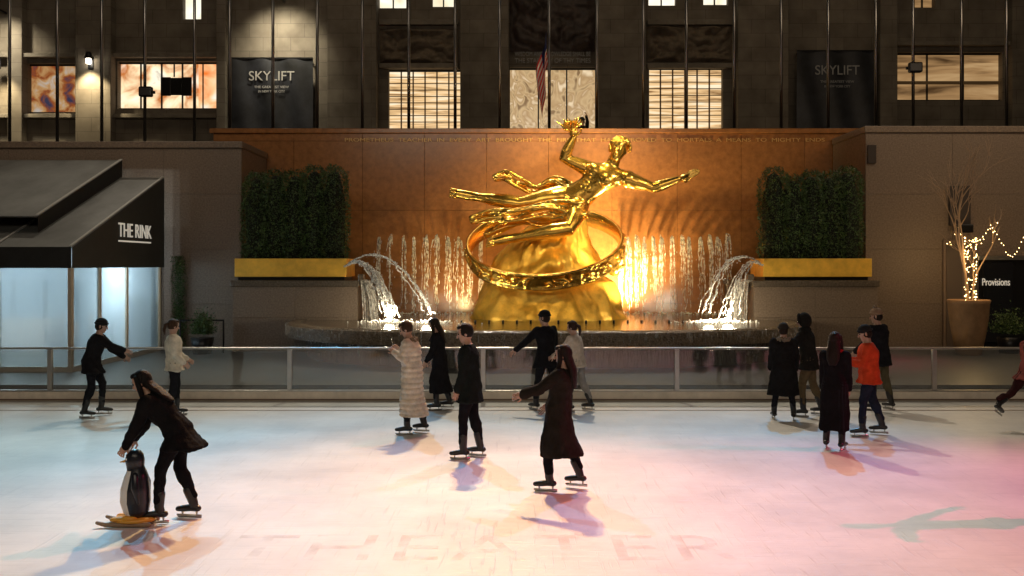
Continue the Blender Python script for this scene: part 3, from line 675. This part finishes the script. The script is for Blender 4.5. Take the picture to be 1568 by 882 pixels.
box('locker',-11.6,-10.6,27.4,28.2,.3,1.9,M('locker',(.3,.33,.35),.5),tent,.02)
CABM=M('cabinet',(.25,.3,.33),.5,var=.2)
for xx in (-12.2,-13.1,-14.0,-14.9): box('cabinet',xx,xx+.75,28.1,28.38,.32,2.3,CABM,tent,.02)
for xx,yy in ((-10.9,25.2),(-12.8,25),(-15.5,25)): 
    cyl('ceiling_lamp',xx,yy,2.9,2.96,.2,LAMPW,tent); point('tent_light',(xx,yy,2.55),135,(.78,.92,1),.25,tent)
gg=group('evergreen_garland')
leafcloud('foliage',3500,lambda:(-9.62+random.gauss(0,.09),28.75+random.gauss(0,.07),random.uniform(.4,3.0)),.03,LEAF,gg,LEAF2)
# ---------------- right side
pt=group('fairy_light_tree'); TXx,TYy=mx(1483,27),27.0
sec=[(.3,.30),(.32,.33),(.8,.42),(1.3,.50),(1.68,.53),(1.78,.56),(1.8,.52),(1.7,.47)]
v,f=loft([(V((TXx,TYy,z)),V((r,0,0)),V((0,r,0))) for z,r in sec],24); mesh('pot',v,f,CLAY,pt,True)
bv=[];tips=[]
def branch(p,d,l,r,dep):
    pts=[p];q=p.copy();dd=d.copy()
    for i in range(4):
        dd=(dd+V((random.gauss(0,.12),random.gauss(0,.12),random.gauss(.03,.08)))).normalized(); q=q+dd*l/4; pts.append(q.copy()); tips.append((q.copy(),dep))
    bv.append(limb(pts,[r,r*.85,r*.7,r*.58,r*.45],6))
    if dep<4:
        for i in range(3 if dep<3 else 2):
            a=random.uniform(0,6.28); sp_=random.uniform(.25,.55); nd=(dd+V((math.cos(a)*sp_,math.sin(a)*sp_,.15))).normalized()
            branch(pts[random.choice((2,3,4))],nd,l*random.uniform(.6,.85),max(.008,r*.55),dep+1)
random.seed(11)
branch(V((TXx,TYy,1.65)),V((.04,0,1)),1.7,.06,0); branch(V((TXx+.1,TYy,1.65)),V((.25,0,1)),1.3,.04,1)
v,f,_=merge([(a,c,0) for a,c in bv]); mesh('branches',v,f,BARK,pt,True)
fb=[]
for i in range(90):
    p,_d=random.choice(tips)
    if p.z>3.9: continue
    fb.append((*ball(p+V((random.gauss(0,.05),random.gauss(0,.05),random.gauss(0,.06))),.013,6,4),0))
for i in range(90):
    z=random.uniform(1.75,3.5); a=random.random()*6.28; fb.append((*ball((TXx+.05+.15*math.cos(a),TYy+.15*math.sin(a),z),.012,6,4),0))
for i in range(40): fb.append((*ball((TXx+.3+i*.06,TYy-.1,3.3+.35*math.sin(i*.35)+.1*random.random()),.011,6,4),0))
v,f,_=merge(fb); mesh('bulbs',v,f,FAIRY,pt)
point('fairy_glow',(TXx-.05,TYy-.35,2.9),60,(1,.62,.25),.5,pt)
sf=group('shopfront_door')
x0=mx(1497,28.9); box('recess',x0,x0+4,28.9,28.995,.3,mz(395,28.9),BLACKM,sf); box('frame_left',x0-.1,x0,28.85,28.99,.3,mz(392,28.9),STEEL,sf)
box('glass',x0+.15,x0+1.0,28.86,28.895,.5,mz(402,28.9),GLK,sf); text('shop_lettering','Provisions',(x0+.5,28.84,mz(437,28.9)),.3,WHITEP,sf,wid=.8)
box('door_frame_head',x0,x0+4,28.82,28.898,mz(398,28.9),mz(392,28.9),STEEL,sf)
ds=group('service_door'); a=mx(1444,28.95); box('frame',a,a+.62,28.93,28.99,.3,mz(367,28.95),M('stone_frame',(.2,.14,.1),.6),ds); box('leaf',a+.08,a+.54,28.90,28.929,.3,mz(374,28.95),M('door_leaf',(.12,.09,.07),.5),ds)
wl=group('wall_flood_lamp'); a=mx(1472,28.8); box('backbox',a-.3,a+.3,28.85,28.99,mz(345,28.8),mz(284,28.8),M('dark_box',(.04,.03,.025),.6),wl,.02); box('lamp_head',a-.22,a+.22,28.5,28.75,mz(357,28.8),mz(344,28.8),BLACKM,wl,.03); box('arm',a-.03,a+.03,28.751,28.84,mz(352,28.8),mz(348,28.8),BLACKM,wl)
wm_=group('wall_grille'); a=mx(1331,28.95); box('grille',a-.05,a+.2,28.93,28.99,mz(250,28.95),mz(222,28.95),M('dark_box2',(.03,.02,.015),.7),wm_,.01)
for px_,D_,w in ((1545,27.5,.55),(310,27.3,.4)):
    gg=group('potted_shrub'); xx=mx(px_,D_)
    cyl('pot',xx,D_,.3,.75,.25,BLACKM,gg,.32); leafcloud('foliage',2500,lambda:(xx+random.gauss(0,w*.35),D_+random.gauss(0,w*.3),1.05+abs(random.gauss(0,.25))-.2),.035,LEAF,gg,LEAF2)
gg=group('patio_handrail')
for xx in (-9.2,-8.0): cyl('upright',xx,27.6,.3,1.2,.025,BLACKM,gg)
v,f=limb([(-9.2,27.6,1.2),(-8.0,27.6,1.2)],[.025,.025],8); mesh('rail',v,f,BLACKM,gg)
# ---------------- statue
SD=29.0
def sp_(px,py,dy=0.): return V((mx(px,SD),SD+dy,mz(py,SD)))
st=group('prometheus_statue')
def rock(name,secs,mat,seed,amp):
    vs=[];fs=[];n=96
    out=[]
    for a,b2 in zip(secs,secs[1:]):
        for i in range(8): t=i/8; out.append(tuple(a[q]*(1-t)+b2[q]*t for q in range(4)))
    out.append(secs[-1]); m=len(out)
    for (cx_,z,rx,ry) in out:
        for i in range(n):
            a=2*math.pi*i/n; d=1+amp*noise.noise(V((math.cos(a)*1.6+seed,math.sin(a)*1.6,z*.8)))+amp*1.1*abs(noise.noise(V((math.cos(a)*3.5,math.sin(a)*3.5+seed,z*1.1))))+amp*.35*abs(noise.noise(V((math.cos(a)*9,math.sin(a)*9+seed,z*2.2))))
            vs.append((cx_+rx*d*math.cos(a),SD+ry*d*math.sin(a),z))
    for j in range(m-1):
        for i in range(n): fs.append((j*n+i,j*n+(i+1)%n,(j+1)*n+(i+1)%n,(j+1)*n+i))
    fs.append(tuple(range((m-1)*n,m*n)))
    return mesh(name,vs,fs,mat,st,True)
rock('rock_base',[(1.08,1.05,2.25,1.8),(1.08,1.25,2.18,1.75),(1.06,1.7,1.95,1.5),(1.05,2.25,1.72,1.3),(1.05,2.4,1.5,1.1)],GOLDR,2,.13)
rock('mountain',[(1.0,2.3,1.45,1.2),(1.0,2.7,1.25,1.05),(1.05,3.2,.98,.8),(1.2,3.7,.75,.6),(1.5,4.15,.48,.45),(1.7,4.45,.25,.25)],GOLDR,7,.34)
rc=sp_(834,377); rr_=2.2; tilt=math.radians(27)
vs=[];fs=[]; nA=260; prof=[(-.25,.0),(-.25,.08),(-.19,.10),(-.17,.05),(-.08,.055),(0,.055),(.08,.055),(.17,.05),(.19,.10),(.25,.08),(.25,0),(.0,-.02)]
Rm=Matrix.Rotation(tilt,3,'X')@Matrix.Rotation(math.radians(-4),3,'Y')
for i in range(nA):
    a=2*math.pi*i/nA
    for (h,r) in prof:
        rr2=rr_+r
        if abs(h)<.18 and r>0.01: rr2+=.09*max(0,noise.noise(V((math.cos(a)*9,math.sin(a)*9,h*7))))+.03*math.sin(a*48)*(1 if abs(h)>.1 else 0)
        p=Rm@V((rr2*math.cos(a),rr2*math.sin(a),h)); vs.append(p+rc)
k=len(prof)
for i in range(nA):
    for j in range(k): fs.append((i*k+j,((i+1)%nA)*k+j,((i+1)%nA)*k+(j+1)%k,i*k+(j+1)%k))
mesh('zodiac_ring',vs,fs,GOLD,st,True)
zb=[]
random.seed(21)
for i in range(12):
    a=2*math.pi*(i+.3)/12
    for q in range(9):
        aa=a+random.uniform(-.16,.16); h=random.uniform(-.12,.12); p0=Rm@V(((rr_+.09)*math.cos(aa),(rr_+.09)*math.sin(aa),h))+rc
        a2=aa+random.uniform(-.12,.12); h2=max(-.18,min(.18,h+random.uniform(-.15,.15))); p1=Rm@V(((rr_+.13)*math.cos(a2),(rr_+.13)*math.sin(a2),h2))+rc
        zb.append((*limb([p0,(p0+p1)/2+V((0,0,.02)),p1],[.045,.06,.025],8),0))
p=sp_(938,412,-.4); zb.append((*ball(p,.2),0)); zb.append((*limb([p+V((.1,-.1,0)),p+V((.25,-.1,.1))],[.1,.05],8),0))
v,f,_=merge(zb); mesh('zodiac_signs',v,f,GOLD,st,True)
# figure
fig=Fig(); k=4.6/1.72; G=1.16
J=dict(P=sp_(876,308,-.2),N=sp_(933,256,-.5),H=sp_(944,232,-.62),sR=sp_(904,262,-.3),sL=sp_(957,278,-.7),
 eR=sp_(862,245,-.5),wR=sp_(876,215,-.6),eL=sp_(994,291,-.8),wL=sp_(1030,279,-.95),
 hR=sp_(866,301,-.1),kR=sp_(796,313,-.25),aR=sp_(724,301,-.05),tR=sp_(694,296,-.05),
 hL=sp_(882,318,-.35),kL=sp_(868,352,-1.15),aL=sp_(786,366,-1.0),tL=sp_(752,372,-1.0))
shl=(J['sL']-J['sR']).normalized()
cen=[sp_(864,312,-.15),sp_(876,307,-.2),sp_(888,299,-.28),sp_(900,290,-.36),sp_(911,281,-.42),sp_(920,273,-.46),sp_(928,266,-.49),sp_(932,259,-.5),J['N']+V((.02,0,.03))]
wd=[.30,.40,.38,.34,.37,.45,.47,.26,.17]; dp=[.27,.32,.29,.25,.27,.32,.28,.19,.17]
s0=V((.45,-.35,-.75)).normalized()
secs=[]
for i,c in enumerate(cen):
    T=(cen[min(i+1,8)]-cen[max(i-1,0)]).normalized(); s=s0.lerp(shl,min(1,i/5)); s=(s-T*s.dot(T)*.75).normalized(); d=T.cross(s).normalized()
    if d.y>0: d=-d
    secs.append((c,s*wd[i]*G,d*dp[i]*G))
fig.S(loft(secs,24,.05),0)
fwc=secs[5][2].normalized(); sdc=secs[5][1].normalized(); upc=(cen[7]-cen[5]).normalized()
for s in (-1,1):
    fig.S(blob(cen[5]+sdc*s*.23+fwc*.24,sdc*.24,fwc*.15,upc*.2),0)
    for q in (2,3,4):
        fw2=secs[q][2].normalized(); s2=secs[q][1].normalized(); fig.S(blob(cen[q]+s2*s*.1+fw2*.26,s2*.095,fw2*.06,s2.cross(fw2)*.09),0)
fig.S(limb([J['sR'],cen[6],J['sL']],[.22,.23,.22],12,.05),0)
fig.S(limb([J['N']-V((0,0,.1)),J['H'].lerp(J['N'],.3)],[.2,.17],12,.05),0)
for n in 'RL':
    s_,e,w=J['s'+n],J['e'+n],J['w'+n]
    fig.S(limb([s_,s_.lerp(e,.35),s_.lerp(e,.8),e,e.lerp(w,.3),w],[q*G for q in (.2,.19,.14,.135,.145,.088)],14,.05),0); fig.S(ball(s_,.26),0)
    h,kn,an,to=J['h'+n],J['k'+n],J['a'+n],J['t'+n]
    fig.S(limb([h,h.lerp(kn,.3),h.lerp(kn,.75),kn,kn.lerp(an,.3),kn.lerp(an,.7),an],[q*G for q in (.31,.30,.22,.185,.2,.13,.095)],16,.05),0)
    d=(to-an).normalized(); fig.S(limb([an-d*.14,an.lerp(to,.4),to.lerp(an,.15),to],[.14,.145,.13,.07],12,.04,.75),0)
    for q in range(5): fig.R(limb([to-d*.1+V((0,0,-.11+.055*q)),to+d*(.1-.01*q)+V((0,0,-.11+.055*q))],[.038,.033],6),0)
hand(fig,J['wL'],J['wL']-J['eL']+V((.1,0,.08)),V((0,-.6,.7)),3.4,0,.08,1)
hand(fig,J['wR'],V((.05,0,1)),V((0,-1,0)),2.9,0,1.0,1)
head(fig,J['H'],V((.25,-.1,1)),V((-.35,-.9,-.25)),2.95,0,0,0,'S')
random.seed(5)
for i in range(260):
    d=V((random.gauss(0,1),random.gauss(0,1),random.gauss(0,1))).normalized()
    if d.y<-.35 and d.z<.35: continue
    if d.z<-.45: continue
    p=J['H']+V((.04,.05,.06))+V((d.x*.29,d.y*.30,d.z*.28)); fig.R(ball(p,random.uniform(.03,.07),7,5),0)
def drape(pts,ws,th=.07,folds=4,seed=0):
    pts=[V(p) for p in pts]
    out=[];wo=[]
    for i in range(len(pts)-1):
        p0=pts[max(0,i-1)];p1=pts[i];p2=pts[i+1];p3=pts[min(len(pts)-1,i+2)]
        for j in range(8):
            t=j/8; out.append(.5*((2*p1)+(p2-p0)*t+(2*p0-5*p1+4*p2-p3)*t*t+(3*p1-p0-3*p2+p3)*t**3)); wo.append(ws[i]*(1-t)+ws[i+1]*t)
    out.append(pts[-1]); wo.append(ws[-1])
    for f in range(folds):
        o=(f+.5)/folds*2-1
        pp=[]
        for q,(p,w) in enumerate(zip(out,wo)):
            T=(out[min(q+1,len(out)-1)]-out[max(q-1,0)]).normalized(); nrm=T.cross(V((0,1,0))).normalized()
            pp.append(p+nrm*w*(o+.12*math.sin(q*.35+f*2+seed))+V((0,-.10*math.sin(f*2.1+q*.2+seed),0)))
        fig.S(limb(pp,[max(th,w*.62/folds*2) for w in wo],8,.05),0)
drape([sp_(893,322,-.7),sp_(872,326,-.8),sp_(835,322,-.8),sp_(790,332,-.75),sp_(750,332,-.6),sp_(722,338,-.5)],[.28,.30,.24,.22,.18,.12],.05,5,1)
drape([sp_(876,290,-.3),sp_(850,278,0),sp_(822,290,.1),sp_(795,281,.1),sp_(775,268,.05),sp_(757,273,0)],[.14,.17,.17,.18,.18,.1],.05,4,3)
drape([sp_(878,330,-.9),sp_(845,340,-.7),sp_(800,338,-.5),sp_(762,352,-.4),sp_(742,360,-.4)],[.2,.22,.16,.14,.08],.05,4,5)
finalize(fig,'figure',[GOLD],.032,lambda v,n:noise.noise(v*2.5)*.012,st)
fl_=[]
base=sp_(873,203,-.6)
for i in range(50):
    a=random.uniform(0,6.28); rr2=random.uniform(0,.19); h=random.uniform(.1,.32)
    p=base+V((rr2*math.cos(a)-.03,rr2*math.sin(a),random.uniform(-.03,.08))); q=p+V((math.cos(a)*.16*random.random(),math.sin(a)*.1,h*.6)); r=q+V((random.gauss(0,.1),0,h*.4))
    fl_.append((*limb([p,q,r],[.035,.03,.005],7),0))
v,f,_=merge(fl_); mesh('flame',v,f,GOLD,st,True)
# ---------------- water jets
jets=group('fountain_jets'); random.seed(17)
jx=[]
for a,b2,n in ((580,652,5),(668,738,5),(950,1012,6),(1030,1056,3),(1072,1114,4)):
    for i in range(n): jx.append(a+(b2-a)*i/(n-1)+random.uniform(-1.5,1.5))
jp=[];jt=[]
for p in jx:
    x=mx(p,31.4); jh=random.uniform(-3,6)
    for q in range(7):
        z0=mz(362+jh+random.uniform(-3,6),31.4); dx=random.gauss(0,.035)
        pts=[V((x,31.75,z0-.2)),V((x+dx*.3,31.6,z0)),V((x+dx,31.4,z0-.05)),V((x+dx*1.5,31.28,z0-.35))]
        zz=z0-.35; rads=[.012,.022,.024,.013]
        zend=z0-.35-random.uniform(.3,1.0)*(z0-1.6)
        while zz>zend:
            zz-=.13; pts.append(V((x+dx*1.6+random.gauss(0,.014),31.28-(z0-zz)*.05,zz))); rads.append(random.uniform(.003,.016))
        jp.append((*limb(pts,rads,6),0))
    for q in range(20):
        z=mz(360,31.4)-random.random()**.7*2.3; w=random.uniform(.004,.013); jp.append((*blob((x+random.gauss(0,.07),31.3+random.gauss(0,.06),z),(w,0,0),(0,w,0),(0,0,random.uniform(.02,.09)),6,5),0))
    jt.append((*blob((x,31.45,mz(366,31.4)),(.05,0,0),(0,.05,0),(0,0,.08),8,6),0))
v,f,_=merge(jp); mesh('wall_streams',v,f,THIN,jets,True)
v,f,_=merge(jt); mesh('jet_heads',v,f,THIN,jets,True)
arcs=[]
def arc(pts,D0,D1,n,spread,r):
    m=len(pts)
    for s in range(n):
        ox=random.gauss(0,spread); oz=random.gauss(0,spread*.6); P_=[]
        for i,(a,c) in enumerate(pts):
            D=D0+(D1-D0)*i/(m-1); P_.append(V((mx(a,D)+ox*i/(m-1)*2,D+random.gauss(0,spread*.5),mz(c,D)+oz*(i/(m-1)))))
        o2=[]
        for i in range(m-1):
            p0=P_[max(0,i-1)];p1=P_[i];p2=P_[i+1];p3=P_[min(m-1,i+2)]
            for j in range(7):
                t=j/7; q=.5*((2*p1)+(p2-p0)*t+(2*p0-5*p1+4*p2-p3)*t*t+(3*p1-p0-3*p2+p3)*t**3)
                kf=(i+t)/(m-1); o2.append(q+V((random.gauss(0,.012),0,random.gauss(0,.012)))*(.4+2*kf))
        arcs.append((*limb(o2,[random.uniform(.4,1.2)*r for _ in o2],6),0))
    for s in range(n*12):
        i=random.randrange(1,m-1); t=random.random(); a=pts[i][0]*(1-t)+pts[i+1][0]*t; c=pts[i][1]*(1-t)+pts[i+1][1]*t; D=D0+(D1-D0)*(i+t)/(m-1); kf=(i+t)/(m-1)
        arcs.append((*ball((mx(a,D)+random.gauss(0,.02+.07*kf),D,mz(c,D)+random.gauss(0,.02+.06*kf)),random.uniform(.006,.017),5,4),0))
arc([(528,408),(546,401),(566,411),(585,445),(600,487)],27.9,26.6,11,.07,.028)
arc([(534,403),(560,391),(590,394),(620,418),(645,452),(660,482)],27.9,26.3,5,.045,.02)
arc([(1168,406),(1150,401),(1133,420),(1120,455),(1112,487)],27.9,26.6,6,.06,.022)
arc([(1164,402),(1142,393),(1116,402),(1097,435),(1082,482)],27.9,26.3,5,.045,.02)
v,f,_=merge(arcs); mesh('arching_streams',v,f,FOAM,jets,True)
for sx_,x_ in ((-1,-4.32),(1,6.78)):
    cs=[]
    for i in range(34):
        y=random.uniform(28.1,29.2); dx=random.uniform(.12,.5)
        cs.append((*limb([(x_,y,2.3),(x_-sx_*dx*.5,y-.1,2.25),(x_-sx_*dx*.85,y-.2,1.8),(x_-sx_*dx,y-.25,1.2)],[.03,.03,.022,.015],6),0))
    v,f,_=merge(cs); mesh('ledge_cascade',v,f,THIN,jets,True)
    box('spout',min(x_,x_-sx_*.18),max(x_,x_-sx_*.18),27.85,28.15,2.31,2.48,GRANW,jets,.03)
sp=[]
for cxs,cys in ((mx(598,26.6),26.6),(mx(660,26.3),26.3),(mx(1112,26.6),26.6),(mx(1082,26.3),26.3)):
    for i in range(200):
        a=random.random()*6.28; r=abs(random.gauss(0,.32)); sp.append((*ball((cxs+r*math.cos(a)*1.5,cys+r*math.sin(a),1.2+abs(random.gauss(0,.05))*max(0,1-r)),random.uniform(.012,.03),6,4),0))
for p in jx:
    for i in range(12): sp.append((*ball((mx(p,31)+random.gauss(0,.1),31+random.gauss(0,.12),1.2+abs(random.gauss(0,.04))),random.uniform(.012,.03),6,4),0))
v,f,_=merge(sp); mesh('splash_foam',v,f,FOAM,jets,True)
# ---------------- penguin aid
def penguin(x,y,yaw):
    fig=Fig(); Z=V((0,0,1));X=V((1,0,0));Y=V((0,1,0))
    prof=[(.09,.09,.09,0),(.14,.13,.13,.0),(.25,.155,.155,.01),(.38,.15,.15,.01),(.5,.125,.125,0),(.58,.095,.095,0),(.62,.088,.09,.01),(.68,.095,.1,.015),(.74,.085,.088,.015),(.78,.055,.055,.01),(.795,.02,.02,.01)]
    v,f=loft([(V((0,o,z)),X*a,Y*b2) for z,a,b2,o in prof],28,.02)
    black=[];white=[]
    for q in f:
        c=sum((v[i] for i in q),V((0,0,0)))/len(q)
        (white if (c.y>-.01+ (.25*abs(c.x)) and c.z<.585) else black).append(q)
    fig.R((v,black),0); fig.R((v,white),1)
    for s in (-1,1):
        fig.R(limb([X*s*.12+Z*.54-Y*.03,X*s*.165+Z*.42-Y*.05,X*s*.16+Z*.26-Y*.08],[.035,.045,.015],10,None,.9,(0,1,0)),0)
        fig.R(ball(V((s*.062,.078,.7)),.014,8,6),1)
        fig.R(limb([V((s*.08,.02,.085)),V((s*.09,.2,.075))],[.06,.045],10,None,.5),2)
        fig.R(limb([V((s*.13,-.18,.03)),V((s*.13,.28,.03)),V((s*.13,.36,.05))],[.025,.025,.02],8),3)
    fig.R(limb([V((0,.10,.675)),V((0,.17,.66))],[.028,.008],10,None,.6),2)
    fig.R(loft([(V((0,.02,.05)),X*.17,Y*.23),(V((0,.02,.085)),X*.15,Y*.2)],20),2)
    v,f,mi=merge(fig.raw)
    o=mesh('penguin_skating_aid',v,f,None,None,True,[M('penguin_black',(.012,.014,.02),.3),M('penguin_white',(.75,.75,.72),.35),M('penguin_yellow',(.75,.36,.04),.4),M('penguin_runner',(.3,.2,.12),.4)],mi)
    o.location=(x,y,0); o.rotation_euler=(0,0,math.radians(yaw)); return o
Dp=F*CH/(803-405.); penguin(mx(209,Dp),Dp,90)
# ---------------- skaters   yaw: 0 away, 90 left, -90 right, 180 camera
random.seed(9)
BL=(.014,.013,.014)
sk(143,638,-80,H=1.72,lean=16,hp=12,aL=(40,10,15,5),aR=(62,8,8,0),lL=(22,4,24),lR=(4,5,18),hem=.46,cc=BL,hair='beanie',xc=(.02,.02,.02),bulk=1.25)
sk(266,638,-70,H=1.68,lean=-4,hp=10,hy=25,aL=(12,10,45,-10),aR=(5,8,40,-10),lL=(6,3,6),lR=(-3,3,4),hem=.50,cc=(.62,.55,.43),pc=(.015,.015,.018),hair='pony',hc=(.05,.025,.012),bulk=1.2)
sk(270,797,90,H=1.68,lean=40,hp=22,aL=(20,3,10,0),aR=(26,3,6,0),lL=(20,4,18),lR=(2,4,20),hem=.47,cc=(.009,.009,.010),pc=(.009,.009,.011),hair='long',hc=(.006,.005,.005),flare=.10,backflare=.08,bulk=1.18,curl=.9)
sk(636,664,80,H=1.76,lean=5,hp=25,aL=(4,10,122,-18),aR=(4,10,126,-18),lL=(6,4,6),lR=(-6,4,8),coat='long',hem=.17,cc=(.62,.54,.43),hair='short',hc=(.05,.028,.015),bulk=1.3,puffer=True,flare=.02,phone=True,fur=True)
sk(678,627,85,H=1.66,lean=8,hp=18,aL=(10,8,20,0),aR=(12,8,20,0),lL=(8,4,10),lR=(-6,4,10),coat='long',hem=.2,cc=(.013,.012,.013),hair='long',flare=.04,bulk=1.15)
sk(722,701,80,H=1.84,lean=4,hp=14,hy=10,aL=(6,5,10,0),aR=(-4,6,12,0),lL=(9,3,9),lR=(-4,3,6),hem=.44,cc=(.011,.014,.013),pc=(.01,.01,.012),hair='short',hc=(.012,.009,.007),bulk=1.15)
sk(838,627,35,H=1.80,lean=4,hp=6,hy=25,aL=(25,40,10,42),aR=(5,12,20,0),lL=(6,8,6),lR=(-4,8,6),hem=.45,cc=(.012,.012,.014),hair='beanie',xc=(.012,.012,.012),bulk=1.2)
sk(864,750,72,H=1.70,lean=-8,hp=6,aL=(50,14,22,4),aR=(14,10,35,0),lL=(12,4,14),lR=(-12,4,8),coat='long',hem=.25,cc=(.019,.016,.013),pc=(.011,.011,.012),hair='long',hc=(.014,.009,.007),flare=.03,bulk=1.25,backflare=.02)
sk(888,630,60,H=1.62,lean=10,hp=8,aL=(25,12,40,0),aR=(-10,14,25,8),lL=(12,5,12),lR=(-8,5,12),hem=.52,cc=(.5,.42,.33),pc=(.26,.24,.22),hair='pony',hc=(.03,.015,.01),bulk=1.15)
sk(1200,643,-10,H=1.62,lean=5,hp=6,aL=(6,10,16,0),aR=(4,12,16,0),lL=(3,6,5),lR=(-3,6,5),coat='long',hem=.27,cc=(.014,.013,.013),hair='beanie',xc=(.03,.025,.02),fur=True,bulk=1.3,flare=.03)
sk(1243,637,60,H=1.78,lean=8,hp=10,aL=(35,35,10,25),aR=(0,12,20,0),lL=(10,6,12),lR=(-6,6,10),hem=.48,cc=(.02,.018,.016),pc=(.12,.085,.045),hair='hood',bulk=1.2)
sk(1277,689,-30,H=1.66,lean=3,hp=4,aL=(3,5,8,0),aR=(3,5,8,0),lL=(4,3,5),lR=(-4,3,5),coat='long',hem=.18,cc=(.010,.009,.010),hair='long',hc=(.016,.009,.007),xc=(.35,.02,.02),scarf=True,flare=.0,bulk=1.1)
sk(1335,667,75,H=1.70,lean=3,hp=16,aL=(20,12,75,-6),aR=(22,12,72,-6),lL=(12,5,8),lR=(-10,5,8),hem=.50,cc=(.55,.06,.02),pc=(.02,.024,.04),hair='beanie',xc=(.02,.02,.02),bulk=1.32)
sk(1350,628,40,H=1.84,lean=6,hp=8,hy=20,aL=(20,14,30,0),aR=(10,12,30,0),lL=(6,6,6),lR=(-4,6,6),hem=.46,cc=(.015,.015,.018),pc=(.10,.085,.05),hair='beanie',xc=(.3,.2,.13),bulk=1.25)
sk(1560,658,-60,H=1.66,lean=12,hp=8,aL=(25,15,30,0),aR=(25,25,20,10),lL=(-38,6,20),lR=(8,5,16),hem=.5,cc=(.25,.07,.06),pc=(.04,.015,.015),hair='long',hc=(.05,.02,.01),bulk=1.15)
skater('ice_skater',6.5,10.7,60,H=1.72,lean=8,hp=8,aL=(30,70,0,70),aR=(10,60,0,60),lL=(14,5,12),lR=(-10,5,10),cc=(.05,.05,.08),hair='short')
skater('bystander',mx(893,33.9),33.9,150,H=1.74,lean=4,hp=15,aL=(120,25,20,10),aR=(40,12,60,0),lL=(3,4,3),lR=(-3,4,3),cc=BL,hair='beanie',z0=5.93,skates=False)
# ---------------- lighting
w=bpy.data.worlds.new('World'); scene.world=w; w.use_nodes=True; nt=w.node_tree
bg=nt.nodes['Background']; sky=nt.nodes.new('ShaderNodeTexSky'); sky.sky_type='NISHITA'; sky.sun_disc=False; sky.sun_elevation=math.radians(1.0); sky.sun_rotation=math.radians(180)
nt.links.new(sky.outputs[0],bg.inputs[0]); bg.inputs[1].default_value=.004
sl=bpy.data.lights.new('moon','SUN'); sl.energy=.005; sl.angle=math.radians(.5); sl.color=(1,.95,.9); so=bpy.data.objects.new('moon',sl); link(so); so.rotation_euler=(math.radians(-50),0,0)
rig=group('rink_light_rig')
LY,LZ=38,24
spot('key_white',(-1,LY,LZ),(0,18.5,0),17000,(1,.86,.66),42,1,.25,rig)
spot('key_left',(-13,LY,LZ),(-9.5,17.5,0),6000,(1,.88,.70),38,1,.3,rig)
spot('key_right',(13,LY,LZ),(9.5,18.5,0),5200,(1,.80,.62),36,1,.3,rig)
spot('blue_wash',(-9,LY,LZ),(-1.8,13.2,0),17000,(.12,.56,1),19,1,.2,rig)
spot('blue_wash',(10,LY,LZ),(2.6,12.8,0),17500,(.10,.52,1),19,1,.2,rig)
spot('cyan_left',(-16,LY,LZ),(-6.4,11.8,0),17000,(.25,.75,1),19,1,.2,rig)
spot('pink_wash',(6,30,LZ),(-1.8,10.2,0),17000,(1,.26,.16),23,1,.2,rig)
spot('orange_wash',(-2,LY,LZ),(0,7.8,0),40000,(1,.55,.15),23,1,.3,rig)
spot('magenta_wash',(26,13,14),(6.3,11.2,0),23000,(1,.03,.16),25,1,.12,rig)
spot('near_white',(4,LY,LZ),(0,11,0),3500,(1,.87,.7),40,1,.3,rig)
area('front_fill',(0,-6,14),(0,18,0),1100,(1,.85,.66),20,6,rig)
sl_=group('statue_lights')
spot('uplight',(3.9,27.8,1.4),(2.2,29.3,4.2),2000,(1,.78,.42),80,.8,.15,sl_)
spot('uplight',(3.2,30.5,1.4),(3.3,32,3.4),3200,(1,.72,.32),125,.9,.2,sl_)
spot('uplight',(-1.6,30.3,1.4),(-1.8,32,3.5),260,(1,.68,.28),120,.9,.2,sl_)
spot('uplight',(2.6,30.4,2.0),(1.8,29.3,3.8),1100,(1,.74,.36),90,.8,.15,sl_)
spot('front_spot',(8.5,21.5,9),(1.6,29,4.2),3000,(1,.80,.48),26,.8,.2,sl_)
spot('front_spot',(-8.5,21.5,9),(1.0,29,3.0),750,(1,.74,.40),28,.8,.2,sl_)
spot('base_spot',(0,22.5,6.5),(1.0,28.5,1.8),350,(1,.74,.36),38,.9,.2,sl_)
spot('wall_wash',(1.8,27.2,9.5),(1.8,32,3.8),1800,(1,.72,.26),84,1,.4,sl_)
for x_,y_,e in ((mx(598,26.8),26.8,190),(mx(1112,26.8),26.8,150),(mx(655,26.4),26.4,60),(mx(1083,26.4),26.4,60)):
    point('arc_light',(x_,y_-.2,1.45),e,(1,.86,.6),.12,sl_)
am=group('area_washes')  # broad area fill added for facade and side walls, no actual lamps
area('facade_wash',(0,36,22),(0,45,9),480,(1,.78,.5),50,3,am)
area('plaza_glow',(-12,24,11),(-14,29,3),140,(1,.8,.6),10,3,am)
area('plaza_glow',(15,24,11),(15,29,3),290,(1,.75,.5),10,3,am)
# ---------------- camera
cd=bpy.data.cameras.new('camera'); cam=bpy.data.objects.new('camera',cd); link(cam)
cd.sensor_width=36; cd.lens=35; cd.shift_y=-36/1568; cd.clip_end=1000; cd.clip_start=.1
cam.location=(0,0,CH); cam.rotation_euler=(math.pi/2,0,0); scene.camera=cam
